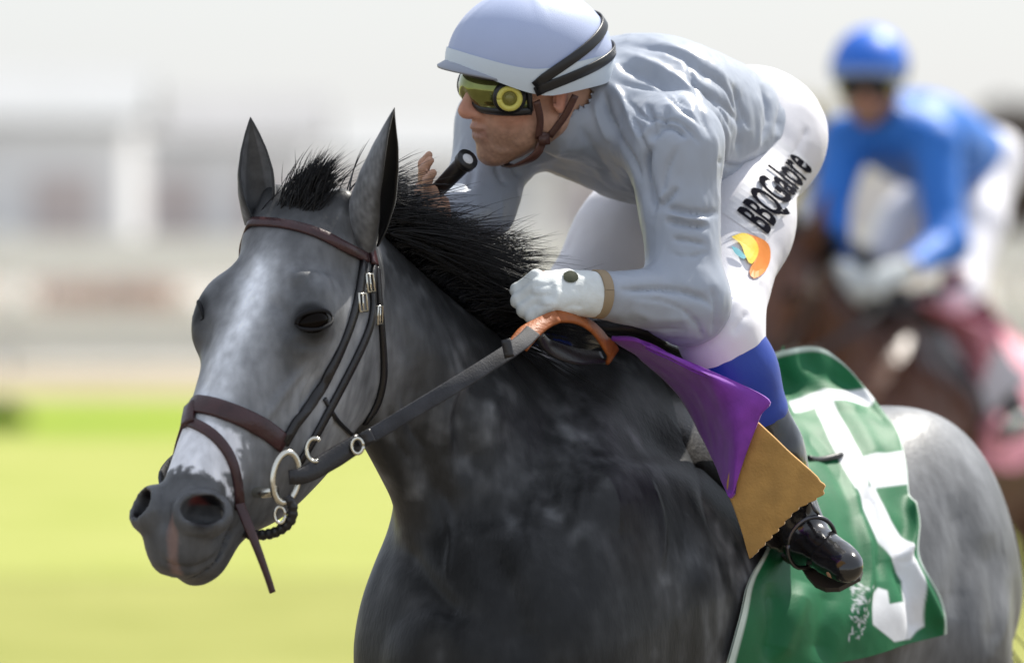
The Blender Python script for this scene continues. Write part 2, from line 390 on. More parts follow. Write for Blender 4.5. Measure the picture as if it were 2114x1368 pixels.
# head
hS = [-.05, 0, .06, .12, .20, .28, .36, .44, .50, .56, .60, .632]
hs.loft(OH, FHs, hS, [-.05, -.006, .008, .012, .012, .008, .004, 0, -.002, -.008, -.020, -.055],
        [-.12, -.15, -.220, -.275, -.312, -.312, -.282, -.235, -.186, -.155, -.132, -.095],
        [.035, .060, .096, .111, .113, .105, .092, .074, .060, .057, .053, .03],
        tap=[0, .05, .1, .1, .1, .15, .2, .15, .1, .05, .05, 0], tapb=[0, 0, .1, .25, .36, .36, .32, .2, .15, .1, .1, .1], p=2.5, k=.035)
for sd_ in (1, -1):
    hs.ell(H(.205, sd_ * .088, -.036), (.058, .026, .036), .05, FHs)              # orbit
    hs.ell(H(.18, sd_ * .062, -.18), (.110, .026, .095), .03, FHs)                # cheek
    hs.cone(H(.26, sd_ * .076, -.078), H(.36, sd_ * .060, -.066), .010, .006, .02)    # facial crest
    hs.cone(H(.06, sd_ * .055, -.04), H(.0, sd_ * .058, -.025), .038, .026, .03)     # ear base
    nn = unit(A(.12, sd_ * .62, .77)); t1 = unit(A(-.42, sd_ * .62, -.62)); t1 = unit(t1 - nn * (t1 @ nn)); t2 = np.cross(nn, t1); FN_ = np.stack([t1 @ FH, t2 @ FH, nn @ FH]) / HS
    hs.ell(H(.560, sd_ * .047, -.024), (.047, .037, .026), .016, FN_)             # nostril wing
    hs.ell(H(.560, sd_ * .053, -.012), (.032, .0215, .030), .007, FN_, sub=True)   # nostril
    hs.ell(H(.556, sd_ * .045, -.035), (.028, .020, .030), .008, FN_, sub=True)
    hs.cone(H(.50, sd_ * .060, -.085), H(.60, sd_ * .048, -.098), .004, .004, .006, sub=True)  # mouth line
hs.ell(H(.595, 0, -.070), (.032, .045, .036), .025, FHs)                           # upper lip
hs.ell(H(.575, 0, -.130), (.045, .038, .026), .025, FHs)                            # chin
hs.cone(H(.54, 0, -.099), H(.66, 0, -.099), .0045, .0045, .006, sub=True, flat=Lh, q=14)

HV, HQ = hs.mesh(.006, 2)
EYE = [H(.217, s_ * .0985, -.0165) for s_ in (1, -1)]
T0 = bvh(HV, HQ)
# muscle, vein and bone relief read off the photograph
HV = sculpt(HV, HQ, T0, [
    ([(628, 900), (612, 840), (636, 775), (668, 735)], 4, .003), ([(560, 800), (590, 770), (620, 700)], 4, .0025), ([(1180, 760), (1165, 850), (1205, 950), (1190, 1080)], 5, .004), ([(1205, 950), (1260, 1010), (1280, 1110)], 4, .003), ([(1100, 900), (1120, 980), (1090, 1080), (1110, 1180)], 5, .0035), ([(905, 1010), (930, 1100), (920, 1200)], 6, .004),
    ([(800, 830), (815, 900), (850, 960)], 6, -.006), ([(830, 800), (850, 880), (890, 940)], 7, -.005), ([(1340, 980), (1370, 1080), (1365, 1180)], 6, .004), ([(1430, 900), (1450, 1020), (1480, 1120)], 8, -.006), ([(990, 740), (930, 850), (930, 940)], 12, .007), ([(700, 830), (690, 880), (650, 920)], 5, -.003), ([(520, 1040), (500, 1075), (480, 1100)], 4, -.003), ([(380, 1105), (420, 1112), (455, 1095)], 4, -.0025), ([(360, 990), (400, 985), (450, 995)], 4, -.002),
    ([(430, 640), (415, 760), (420, 830)], 14, -.006), ([(585, 560), (640, 585), (690, 610)], 16, .006), ([(560, 610), (585, 650), (600, 700)], 16, -.007),
    ([(600, 700), (650, 715), (690, 700)], 10, -.004), ([(640, 745), (585, 810), (540, 880)], 9, .007), ([(675, 770), (620, 850)], 11, -.007), ([(640, 700), (600, 780), (600, 840)], 5, .003), ([(700, 740), (660, 800), (655, 850)], 4, .003), ([(600, 590), (640, 570), (690, 585)], 9, .006), ([(520, 860), (530, 960), (510, 1040)], 12, -.004),
    ([(455, 480), (500, 560), (510, 600)], 20, -.003), ([(880, 730), (860, 850), (880, 960), (950, 1100)], 30, -.012), ([(1010, 720), (960, 860), (985, 1000)], 34, -.012),
    ([(1060, 760), (1010, 900), (1040, 1100)], 36, .010), ([(1150, 800), (1120, 950), (1170, 1120), (1200, 1260)], 30, -.009), ([(1230, 800), (1260, 950), (1290, 1100)], 40, .009),
    ([(1000, 1100), (1060, 1250), (1080, 1368)], 36, -.012), ([(1330, 850), (1400, 1000), (1440, 1200)], 30, -.008), ([(820, 1110), (880, 1200), (960, 1290)], 24, -.010),
    ([(790, 560), (830, 650), (850, 760)], 20, -.006), ([(1960, 1020), (1990, 1130), (1970, 1280)], 26, -.008), ([(2040, 1100), (2060, 1250), (2050, 1360)], 24, -.008),
    ([(330, 1020), (345, 1100), (350, 1150)], 8, -.003), ([(470, 985), (455, 1060), (440, 1120)], 9, -.003), ([(322, 1140), (350, 1166), (400, 1172), (445, 1150), (468, 1112)], 5, -.007), ([(330, 1000), (345, 1050), (340, 1100)], 9, -.005), ([(480, 1000), (490, 1060), (465, 1120)], 7, -.004), ])
HT = bvh(HV, HQ)

def horse_local(V): return (V - W0) @ FB.T, (V - OH) @ FHs.T
def coat_grey(V):
    b, l = horse_local(V); n1, n2, n3 = fbm(V, 9, 1), fbm(V, 26, 2), fbm(V, 80, 5, 2)
    dap = np.clip((n2 - .42) * 3.2, 0, 1)
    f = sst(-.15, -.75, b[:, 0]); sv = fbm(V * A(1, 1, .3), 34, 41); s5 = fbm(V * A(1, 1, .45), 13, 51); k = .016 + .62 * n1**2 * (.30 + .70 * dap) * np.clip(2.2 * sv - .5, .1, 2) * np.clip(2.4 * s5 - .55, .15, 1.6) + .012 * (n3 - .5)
    k = k * (1 - f) + f * (.07 + .22 * n1 * np.clip(1.8 * s5 - .2, .2, 1.6) + .12 * sst(1.25, 1.5, b[:, 2]))  # paler rump; its top is lightened further in the colour, as by sun
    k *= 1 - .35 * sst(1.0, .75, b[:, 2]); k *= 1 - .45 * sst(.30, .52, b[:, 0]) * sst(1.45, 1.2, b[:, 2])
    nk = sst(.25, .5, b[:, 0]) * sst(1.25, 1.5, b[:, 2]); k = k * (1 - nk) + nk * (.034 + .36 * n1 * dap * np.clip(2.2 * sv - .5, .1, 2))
    s, u, v = l.T; au = np.abs(u)
    hd = sst(-.02, .06, s) * sst(-.34, -.2, v) * (s < .75) * (np.abs(u) < .16)
    fc = .27 + .20 * (n1 - .5) + .14 * (n2 - .5)
    fc = fc + .62 * np.exp(-((u + .004 - .03 * (n1 - .5)) / .030)**2) * sst(.08, .18, s) * sst(.54, .34, s)
    st_ = fbm(np.stack([s * 9, u * 34, v * 22], 1), 1.0, 21); fc = fc * (.62 + .76 * st_) * (.74 + .36 * n3)
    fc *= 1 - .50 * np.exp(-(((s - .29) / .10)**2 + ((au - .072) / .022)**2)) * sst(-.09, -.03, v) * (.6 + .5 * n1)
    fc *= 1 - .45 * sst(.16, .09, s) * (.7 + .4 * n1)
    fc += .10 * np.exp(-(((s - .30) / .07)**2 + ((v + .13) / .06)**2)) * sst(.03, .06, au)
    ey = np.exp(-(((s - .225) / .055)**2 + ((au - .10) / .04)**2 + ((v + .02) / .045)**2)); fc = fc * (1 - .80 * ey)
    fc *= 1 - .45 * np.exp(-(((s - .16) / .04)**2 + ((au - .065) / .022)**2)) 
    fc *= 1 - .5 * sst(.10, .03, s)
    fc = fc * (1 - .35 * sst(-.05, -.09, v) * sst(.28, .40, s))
    mz = sst(.45, .515, s + .03 * (n2 - .5) + .10 * np.clip(-v - .05, 0, .1)); fc = fc * (1 - mz) + mz * (.075 + .05 * n2)
    k = k * (1 - hd) + hd * fc
    c = np.stack([k * .97, k * 1.0, k * 1.06], 1)
    # torn-edged white patch on the nose
    jag = .016 * (fbm(V, 60, 9) - .5) + .012 * (noise(V, 130, 4) - .5)
    pt = np.minimum(sst(.415, .420, s + jag * .3), sst(.502, .497, s + jag * 1.3)) * sst(.056, .052, au + jag) * sst(-.075, -.07, v) * (v > -.08)
    c = c * (1 - pt[:, None]) + pt[:, None] * np.array([.82, .83, .88])
    # flesh inside the nostrils, pink snip between them
    for sd_ in (1, -1):
        r = np.sqrt(((s - .560) / .036)**2 + ((u - sd_ * .050) / .028)**2 + ((v + .022) / .034)**2); i = sst(1.0, .8, r) * sst(-.004, -.010, v + .35 * (au - .05))
        fl = sst(.046, .036, au) * sst(.575, .55, s)
        c = c * (1 - i[:, None]) + i[:, None] * (np.array([.010, .008, .010]) + fl[:, None] * np.array([.16, .035, .03]))
    sn = sst(.012, .006, np.abs(u - .012 - .02 * (n2 - .5))) * sst(.575, .59, s) * sst(-.085, -.075, v)
    c = c * (1 - sn[:, None] * .75) + sn[:, None] * .75 * np.array([.26, .17, .15])
    for e in EYE:
        d = np.linalg.norm(V - e, axis=1); c = c * (1 - .85 * sst(.036, .024, d))[:, None]
    c[b[:, 2] < .10] = .03
    return np.clip(c, .006, 1)
M_coat = mat('grey_coat', (.1, .1, .1), .44, attr=True, noise_sc=55, noise_amt=.2, bump=.2, bump_sc=160, stretch=(1, 1, .35), spec=.3)
M_hair = mat('black_hair', (.006, .006, .008), .38, spec=.45)
M_eye = mat('horse_eye', (.006, .004, .003), .10, spec=.07)
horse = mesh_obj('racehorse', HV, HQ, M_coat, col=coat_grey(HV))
tag(horse, 'dark grey racehorse with pale face galloping left under the rider in silver silks', 'horse')

def uvsphere(c, r, fr=None, nu=20, nv=14):
    fr = np.eye(3) if fr is None else np.asarray(fr); r = np.broadcast_to(np.asarray(r, float), 3)
    V = [np.asarray(c) + fr.T @ (r * A(math.sin(t) * math.cos(p), math.sin(t) * math.sin(p), math.cos(t))) for t in np.linspace(0, math.pi, nv + 1) for p in np.linspace(0, 2 * math.pi, nu, endpoint=False)]
    F = [(i*nu+j, (i+1)*nu+j, (i+1)*nu+(j+1) % nu, i*nu+(j+1) % nu) for i in range(nv) for j in range(nu)]
    return V, F
M_lid = mat('eyelid_skin', (.016, .016, .018), .6, spec=.15)
for e, s_ in zip(EYE, (1, -1)):
    en = unit(A(.20, s_ * .75, .63)); c1 = A(.055, s_ * -.011, .050); c1 = unit(c1 - en * (c1 @ en)); c2 = np.cross(en, c1); c2 = c2 if c2[0] < 0 else -c2   # outward, front corner, up
    eo, ec, eu = en @ FH, c1 @ FH, c2 @ FH
    e = e - eo * (.010 if s_ < 0 else -.002); m = MB(); m.add(*uvsphere(e, (.0275, .0205, .0195), np.stack([ec, eu, eo]))); eye = keep_parent(m.build('eye', M_eye), horse)
    m = MB()
    for up in (1, -1):
        pts = [e + ec * .031 * math.cos(t) + eu * up * (.0155 if up > 0 else .0150) * math.sin(t) + eu * .004 * math.cos(t) + eo * (.0065 + .0095 * math.sin(t)) for t in np.linspace(0, math.pi, 9)]
        m.tube(pts, [.0015, .0034, .0048 if up > 0 else .0026, .0034, .0015], 8, 22)
    m.build('eyelid', M_lid, eye)

# ears: cupped leaves
M_ear = mat('ear_coat', (.1, .1, .1), .5, attr=True, noise_sc=60, noise_amt=.25, sheen=.2)
def ear(base, tip, opening, wmax, dark):
    ax = tip - base; Ln = np.linalg.norm(ax); ax = ax / Ln; o = unit(opening - ax * (opening @ ax)); sdv = np.cross(ax, o)
    nt_, na = 26, 25; V = []; C = []
    for layer in (0, 1):
        for i in range(nt_):
            t = i / (nt_ - 1); r = wmax * np.interp(t, [0, .12, .3, .5, .7, .85, .95, 1], [.78, .90, 1.02, .96, .70, .40, .16, .02])
            ph = math.radians(np.interp(t, [0, .2, .45, .7, 1], [165, 135, 112, 100, 80])); c0 = base + ax * Ln * t + o * (.010 * math.sin(t * 2.6) - .012 * t * t)
            for j in range(na):
                f = -1 + 2 * j / (na - 1); a = f * ph; rr = max(r - (.0032 if layer else 0), .0005)
                V.append(c0 + rr * (-math.cos(a) * o * .85 + math.sin(a) * sdv)); ed = sst(.80, 1.0, abs(f)) + .9 * sst(.80, 1, t)
                k = (.15 + .10 * (((i * 7919 + j * 104729) % 97) / 97 - .5)) * (1 - min(ed, 1)) + .02 * min(ed, 1); k = k if layer == 0 else dark * (1 - .7 * min(ed, 1)) * (1 if abs(f) > .25 else .55)
                C.append((k * .96, k, k * 1.08))
    F = []; o1 = nt_ * na
    for i in range(nt_ - 1):
        for j in range(na - 1):
            a, b, c, d = i*na+j, i*na+j+1, (i+1)*na+j+1, (i+1)*na+j
            F += [(a, b, c, d), (o1+d, o1+c, o1+b, o1+a)]
        for j in (0, na - 1):
            a, d = i*na+j, (i+1)*na+j; F.append((a, d, o1+d, o1+a) if j == 0 else (d, a, o1+a, o1+d))
    return keep_parent(mesh_obj('ear', V, F, M_ear, col=C), horse)
ear(P(742, 500, 11.47), P(823, 226, 11.36), A(.85, -.35, .1), .046, .010)
ear(P(535, 462, 11.50), P(518, 243, 11.47), A(.10, -.9, .1), .030, .16)

# mane and forelock
r2 = np.random.default_rng(3)
def crest(t):                                                # top line of the neck, poll (0) to withers (1)
    s = NL + .0 - (NL - .06) * t; top = np.interp(s, [-.02, .1, .25, .4, .55, .7, NL], [.24, .225, .185, .15, .13, .12, .115])
    return BN + np.outer(s, ax) + np.outer(top - .012, vn)
n_ = 6500; t_ = np.r_[r2.uniform(0, .54, n_ - 900), r2.uniform(.0, .25, 900)]
rt = crest(t_) + np.outer(r2.normal(0, .010, n_) + .012, latn)
back = unit(-hB * .9 + lB * .28 + ZU * .06)
dr = np.outer(r2.uniform(.4, .9, n_), vn) * .6 + np.outer(r2.uniform(.5, 1.1, n_), back) + r2.normal(0, .11, (n_, 3)) + np.outer(r2.normal(.12, .2, n_), latn)
cl = r2.normal(0, .20, (90, 3)); dr += cl[(t_ * 89).astype(int)] ; dr /= np.linalg.norm(dr, axis=1)[:, None]
ln = r2.uniform(.09, .20, n_) * (.8 + .45 * r2.random(90))[(t_ * 89).astype(int)] * np.interp(t_, [0, .25, .6, .9], [.75, .95, 1, .8])
bd = np.outer(ln * r2.uniform(.35, .8, n_), back * .8 - vn * .75 + latn * .12)
V1, F1 = strands(rt, dr, ln, r2.uniform(.0006, .0016, n_), bd, 9, .016, 4)
keep_parent(mesh_obj('mane', V1, F1, M_hair), horse)
n_ = 1000
pk = H(.02, .008, .0); rt = pk + np.outer(r2.normal(0, .017, n_), Lh) + np.outer(r2.uniform(-.03, .02, n_), Fh)
fd = unit(P(700, 320, 11.46) - P(628, 410, 11.46))
dr = np.outer(np.ones(n_), ZU * .75 + fd * .7) + r2.normal(0, .28, (n_, 3)); dr /= np.linalg.norm(dr, axis=1)[:, None]
ln = r2.uniform(.03, .075, n_); bd = np.outer(ln * r2.uniform(.1, .5, n_), A(.9, .3, -.15))
V1, F1 = strands(rt, dr, ln, r2.uniform(.0005, .0012, n_), bd, 8, .018, 6)
keep_parent(mesh_obj('forelock', V1, F1, M_hair), horse)
n_ = 700; rt = B(-1.15, 0, 1.20) + r2.normal(0, .018, (n_, 3)); dr = np.outer(np.ones(n_), -hB * .5 - ZU * .6) + r2.normal(0, .1, (n_, 3)); ln = r2.uniform(.3, .6, n_)
V1, F1 = strands(rt, dr, ln, r2.uniform(.0015, .003, n_), np.outer(ln, -ZU * .7 - hB * .2), 9, .03, 8)
keep_parent(mesh_obj('tail', V1, F1, M_hair), horse)
# ------------------------------------------------------------------ riders
def frame(yaw, pitch, roll):
    """head frame: yaw from image-left towards the camera, pitch down, roll to its left"""
    y, p, r = map(math.radians, (yaw, pitch, roll)); f = A(-math.cos(y), -math.sin(y), 0); l = A(math.sin(y), -math.cos(y), 0)
    F = f * math.cos(p) - ZU * math.sin(p); U = f * math.sin(p) + ZU * math.cos(p)
    return np.stack([F, math.cos(r) * l - math.sin(r) * U, math.cos(r) * U + math.sin(r) * l])

def head_field(f, o, fr):
    g = lambda x, y, z: o + fr.T @ A(x, y, z)
    f.ell(g(-.012, 0, .035), (.098, .076, .095), .02, fr); f.ell(g(.035, 0, -.035), (.058, .056, .080), .03, fr)
    for s in (1, -1):
        f.cone(g(-.012, s * .054, -.060), g(.062, s * .014, -.102), .019, .017, .03)
        f.ell(g(.052, s * .042, -.022), (.030, .022, .020), .02, fr); f.ell(g(.03, s * .045, -.06), (.035, .018, .03), .02, fr)
        f.ell(g(.088, s * .033, .006), (.020, .017, .012), .012, fr, sub=True)
        f.ell(g(.078, s * .033, .006), (.013, .013, .013), .004, fr)
        f.ell(g(.100, s * .013, -.036), (.012, .009, .008), .008, fr)
        f.ell(g(-.018, s * .078, -.012), (.019, .007, .031), .006, np.stack([unit(fr[0] - .45 * fr[2] * 0 + .35 * s * fr[1]), unit(fr[1] - .35 * s * fr[0]), fr[2]]))
        f.ell(g(-.010, s * .083, -.010), (.010, .005, .018), .004, fr, sub=True)
    f.ell(g(.078, 0, -.106), (.020, .022, .018), .02, fr); f.ell(g(.070, 0, -.066), (.030, .034, .030), .02, fr)
    f.cone(g(.092, 0, .016), g(.116, 0, -.028), .009, .0125, .014); f.ell(g(.113, 0, -.032), (.013, .012, .010), .008, fr)
    f.ell(g(.098, 0, -.0605), (.010, .024, .0062), .006, fr); f.ell(g(.095, 0, -.0745), (.011, .021, .0075), .006, fr)
    f.cone(g(.118, .02, -.0672), g(.118, -.02, -.0672), .0022, .0022, .004, sub=True, flat=fr[0], q=1); f.cone(g(.103, .020, -.0675), g(.103, -.020, -.0675), .003, .003, .004, sub=True)
    f.ell(g(.080, 0, .028), (.020, .052, .012), .015, fr)

def hand_field(f, wr, kn, n, t, rad=1.0, curl=1.0):
    """fist: wrist, knuckle centre, back-of-hand normal, thumb-side direction"""
    ax = unit(kn - wr); n = unit(n - ax * (n @ ax)); t = unit(t - ax * (t @ ax) - n * (t @ n))
    f.ell((wr + kn) / 2 + ax * .005, (.053, .042, .021 * rad), .015, np.stack([ax, t, n])); f.cone(wr - ax * .02, wr + ax * .03, .029 * rad, .028 * rad, .02, flat=n, q=.8)
    for i, (o, L) in enumerate(((.031, .92), (.011, 1.0), (-.010, .96), (-.029, .80))):
        k0 = kn + t * o + ax * (.004 * (1 - abs(i - 1.2))); L *= .040
        d1 = unit(ax * .55 * curl + ax * (1 - curl) - n * .85 * curl); d2 = unit(-ax * .75 - n * .55) if curl > .6 else unit(ax - n * .6); d3 = unit(-ax * .8 + n * .5) if curl > .6 else unit(ax * .5 - n)
        k1 = k0 + d1 * L; k2 = k1 + d2 * L * .72; k3 = k2 + d3 * L * .5; r = .0098 * rad
        f.chain([k0, k1, k2, k3], [r * 1.12, r, r * .92, r * .8], .005)
    b = wr + ax * .025 + t * .028; m = b + ax * .032 + t * .012 - n * .012; e = m + ax * .024 - t * .012 - n * .014
    f.chain([b, m, e], [.016, .0125, .0095], .008)

def torso_field(f, p, inflate, k=.03):
    NB, PE = p['neck'], p['pelvis']; ax = unit(NB - PE); L = np.linalg.norm(NB - PE); lat = p['lat']; lat = unit(lat - ax * (lat @ ax)); v = np.cross(ax, lat); v = v if v[2] > 0 else -v
    s = np.array([-.10, 0, .12, .3, .5, .7, .86, 1.0, 1.1]) * L
    i = inflate; f.loft(PE, np.stack([ax, lat, v]), s, np.array([.04, .085, .105, .12, .13, .135, .12, .075, .05]) * p.get('fat', 1) + i, np.array([-.05, -.095, -.115, -.13, -.14, -.135, -.115, -.07, -.05]) * p.get('fat', 1) - i,
           np.array([.10, .135, .14, .15, .165, .175, .16, .09, .055]) + i, p=2.2, k=k)
    for a in ('L', 'R'): f.cone(p['sh' + a], NB + (p['sh' + a] - NB) * .35 - ax * .04, .072 + i, .075 + i, .06)
    return ax, lat, v

def build_rider(p, M, name_label, vox, folds=(), gloves=True):
    """p: joints in the world; returns the person with clothing as children"""
    o, fr = p['head'], p['hfr']; out = {}
    f = Field(); head_field(f, o, fr)
    f.cone(o + fr.T @ A(-.025, 0, -.05), p['neck'] * .9 + p['pelvis'] * .1, .052, .065, .03)
    axv = torso_field(f, p, -.026)
    for a in ('L', 'R'):
        f.chain([p['sh' + a], p['el' + a], p['wr' + a]], [.050, .040, .027], .03); hand_field(f, p['wr' + a], p['kn' + a], p['hn' + a], p['ht' + a], .80 if not p.get('bare' + a) else .92, p.get('curl' + a, 1))
        f.chain([p['hip' + a], p['knee' + a], p['ank' + a]], [.085, .050, .024], .04); f.cone(p['ank' + a] - ZU * .036, p['toe' + a] - ZU * .046, .016, .013, .02)
    V, Q = f.mesh(vox, 1)
    if p.get('face'): V = sculpt(V, Q, bvh(V, Q), p['face'])
    l = (V - o) @ fr.T; c = np.tile(np.array([.52, .30, .205]), (len(V), 1)); n = fbm(V, 60, 3)
    hd = (np.abs(l) < .16).all(1)
    bl = np.exp(-(((l[:, 0] - .105) / .03)**2 + (l[:, 1] / .022)**2 + ((l[:, 2] + .03) / .022)**2)) + .7 * np.exp(-(((l[:, 0] - .05) / .035)**2 + ((np.abs(l[:, 1]) - .05) / .03)**2 + ((l[:, 2] + .03) / .03)**2)) + .9 * np.exp(-((np.abs(l[:, 1]) - .085) / .02)**2 - ((l[:, 0] + .018) / .03)**2 - ((l[:, 2] + .01) / .035)**2)
    c = c + (bl * hd)[:, None] * np.array([.05, -.065, -.04]); c *= (.9 + .2 * n)[:, None]
    lip = np.exp(-(((l[:, 2] + .0675) / .011)**2)) * (np.abs(l[:, 1]) < .025) * (l[:, 0] > .085) * hd; c = c * (1 - .45 * lip[:, None]) + .45 * lip[:, None] * np.array([.32, .12, .10])
    st = sst(-.045, -.075, l[:, 2]) * (l[:, 0] > -.02) * hd * (.3 + .6 * noise(V, 330, 4)); c = c * (1 - .55 * st[:, None]); c *= (.82 + .36 * fbm(V, 140, 31))[:, None]
    hair = hd * sst(.012, .02, l[:, 2] + .5 * np.clip(-l[:, 0] - .035, 0, .07)) * (l[:, 0] < .03); c = c * (1 - hair[:, None]) + hair[:, None] * np.array([.05, .03, .02])
    body = mesh_obj('person', V, Q, M['skin'], col=np.clip(c, .01, 1)); tag(body, name_label, 'person'); out['body'] = body; out['tree_body'] = bvh(V, Q)
    # silks
    f = Field(); ax, lat, v = torso_field(f, p, .004)
    f.cone(p['neck'] - ax * .02, p['neck'] + (o + fr.T @ A(-.03, 0, -.075) - p['neck']) * .62, .082, .066, .03)
    for a in ('L', 'R'):
        f.chain([p['sh' + a], p['el' + a], p['wr' + a] * 1.0 + p['el' + a] * .0], [.074, .060, .036], .035)
    f.ell(p['elL'], (.063, .063, .063), .03)
    f.cone(o + fr.T @ A(-.03, 0, -.04), p['neck'], .053, .06, .004, sub=True)
    f.plane_cut(p['pelvis'] - ax * p.get('hem', .0), -ax + v * p.get('hemtilt', -.25), .01)
    V, Q = f.mesh(vox, 2); T = bvh(V, Q)
    if folds: V = sculpt(V, Q, T, [(a_, b_ * .8, c_ * (1.35 if c_ < 0 else .8)) for a_, b_, c_ in folds])
    V = V + vnormals(V, Q) * ((fbm(V, 11, 8) - .5) * .003 + (np.abs(fbm(V * A(1, 1, .55), 24, 12) - .5) * -.010))[:, None]
    out['jacket'] = mesh_obj('silks', V, Q, M['silks'], body); out['tree_jacket'] = bvh(V, Q)
    # breeches
    f = Field(); f.ell(p['pelvis'] - ax * .02, (.11, .14, .108), .05, np.stack([ax, lat, v])); 
    for a in ('L', 'R'):
        f.ell(p['hip' + a] - ax * .02 - v * .0, (.095, .09, .095), .06, np.stack([ax, lat, v]))
        f.chain([p['hip' + a], p['knee' + a] * .45 + p['hip' + a] * .55, p['knee' + a], p['knee' + a] * .8 + p['ank' + a] * .2], [.092, .082, .060, .052], .05)
    V, Q = f.mesh(vox, 2); T = bvh(V, Q)
    if folds: V = sculpt(V, Q, T, p.get('bfolds', []))
    V = V + vnormals(V, Q) * ((fbm(V, 16, 18) - .5) * .006)[:, None]
    out['breeches'] = mesh_obj('breeches', V, Q, M['breeches'], body); out['tree_breeches'] = bvh(V, Q)
    # boots with coloured tops, gloves
    for a in ('L', 'R'):
        kn, an, to = p['knee' + a], p['ank' + a], p['toe' + a]; sh = unit(an - kn); ft = unit(to - an)
        f = Field(); f.chain([kn * .62 + an * .38, kn * .35 + an * .65, an], [.058, .054, .044], .03)
        up = unit(-sh + ft * (sh @ ft)); f.cone(an - up * .035 - ft * .035, an - up * .042 + ft * .03, .040, .034, .02); f.cone(an - up * .040 + ft * .03, to + ft * .02 - up * .042, .034, .017, .03)
        fs = np.cross(ft, up); f.ell(to - ft * .02 - up * .036, (.066, .033, .024), .03, np.stack([ft, fs, up]))
        V, Q = f.mesh(vox, 2); V = V + vnormals(V, Q) * ((fbm(V, 30, 5) - .5) * .004)[:, None]
        bt = mesh_obj('boot', V, Q, M['boot'], body)
        m = MB(); so_ = [];
        for u_, wv in ((-.062, .020), (-.05, .028), (-.02, .028), (.02, .024), (.06, .034), (.10, .040), (.13, .036), (.15, .02)):
            so_.append((an + ft * u_ - up * (.076 - .004 * (u_ > .01)), wv))
        Vs = []; 
        for c_, wv in so_: Vs += [c_ - fs * wv, c_ + fs * wv, c_ + fs * wv - up * .008, c_ - fs * wv - up * .008]
        Fs = [(i*4+j, i*4+(j+1) % 4, (i+1)*4+(j+1) % 4, (i+1)*4+j) for i in range(len(so_)-1) for j in range(4)] + [(3, 2, 1, 0), tuple(len(Vs)-4+j for j in range(4))]
        m.add(Vs, Fs); m.build('sole', M['sole'], bt, False)
        f = Field(); f.chain([kn * 1.06 - an * .06 + p.get('kneeout', 0) * lat * (1 if a == 'L' else -1), kn * .80 + an * .20, kn * .58 + an * .42], [.063, .064, .0605], .03)
        V, Q = f.mesh(vox, 2); mesh_obj('boot_top', V, Q, M['boot_top'], bt)
        if gloves and not p.get('bare' + a):
            f = Field(); hand_field(f, p['wr' + a], p['kn' + a], p['hn' + a], p['ht' + a], 1.22, p.get('curl' + a, 1)); ax_ = unit(p['wr' + a] - p['kn' + a])
            f.cone(p['wr' + a] + ax_ * .004, p['wr' + a] - ax_ * .02, .037, .034, .012)
            V, Q = f.mesh(min(vox, .003), 1)
            V = V + vnormals(V, Q) * ((fbm(V, 70, 5) - .5) * .0028)[:, None]
            if a == 'L': V = sculpt(V, Q, bvh(V, Q), p.get('gfolds', []))
            out['glove' + a] = mesh_obj('glove', V, Q, M['glove'], body)
            cb = p['wr' + a] - ax_ * .0; m = MB(); e1 = unit(np.cross(ax_, A(.2, .3, .9))); e2 = np.cross(ax_, e1); c0 = p['wr' + a] + ax_ * .020; m.ribbon([c0 + .0365 * (math.cos(t) * e1 + math.sin(t) * e2) for t in np.linspace(0, 2 * math.pi, 30)], [math.cos(t) * e1 + math.sin(t) * e2 for t in np.linspace(0, 2 * math.pi, 30)], .009, .003, ends=False); m.build('glove_cuff', M['cuff'], out['glove' + a])
            if a == 'L': out['tree_glove'] = bvh(V, Q)
    # helmet
    g = lambda x, y, z: o + fr.T @ A(x, y, z); hc, hr = p.get('hc', (-.004, 0, .040)), p.get('hr', (.140, .116, .118))
    def rim(ph):                                             # lower edge height round the head (0 = front)
        c_ = math.cos(ph); return .010 + .044 * max(c_, 0)**1.6 - .012 * max(-c_, 0) - .010 * math.exp(-((abs(((ph + math.pi) % (2*math.pi)) - math.pi) - 1.35) / .5)**2)
    def shell(s_, t0, t1, nph=64, nth=24, off=0.):
        V = []; F = []
        for i in range(nth + 1):
            for j in range(nph):
                ph = 2 * math.pi * j / nph; zr = rim(ph); tmax = math.acos(np.clip((zr - hc[2]) / hr[2], -.95, .95)); t0_ = t0 + (.08 * max(c_ := math.cos(ph), 0) if t0 > .5 else 0); t = tmax * (t0_ + (t1 - t0_) * i / nth)
                seam = .0012 * math.exp(-((math.sin(ph) * math.sin(t)) / .03)**2) + .0012 * math.exp(-((math.cos(ph) * math.sin(t) - .05) / .03)**2)
                r_ = s_ + off; x = (hr[0] * r_ + seam) * math.sin(t) * math.cos(ph); y = (hr[1] * r_ + seam) * math.sin(t) * math.sin(ph); z = (hr[2] * r_ + seam) * math.cos(t)
                V.append(g(hc[0] + x, hc[1] + y, hc[2] + z))
        for i in range(nth):
            for j in range(nph): F.append((i*nph+j, (i+1)*nph+j, (i+1)*nph+(j+1) % nph, i*nph+(j+1) % nph))
        return V, F
    m = MB(); V, F = shell(1.0, .001, 1.0); m.add(V, F); V2, F2 = shell(.965, .001, 1.0); m.add(V2, [f_[::-1] for f_ in F2])
    n0 = len(V) - 64; m.F += [(n0+j, n0+(j+1) % 64, len(V)+n0+(j+1) % 64, len(V)+n0+j)[::-1] for j in range(64)]
    hel = m.build('helmet', M['helmet'], body); out['helmet'] = hel
    m = MB(); V, F = shell(1.018, .80, 1.02, 64, 6); V2, F2 = shell(1.0, .80, 1.02, 64, 6); m.add(V, F); m.add(V2, [f_[::-1] for f_ in F2]); m.build('hat_band', M['band'], hel)
    m = MB(); Vp = []                                         # peak
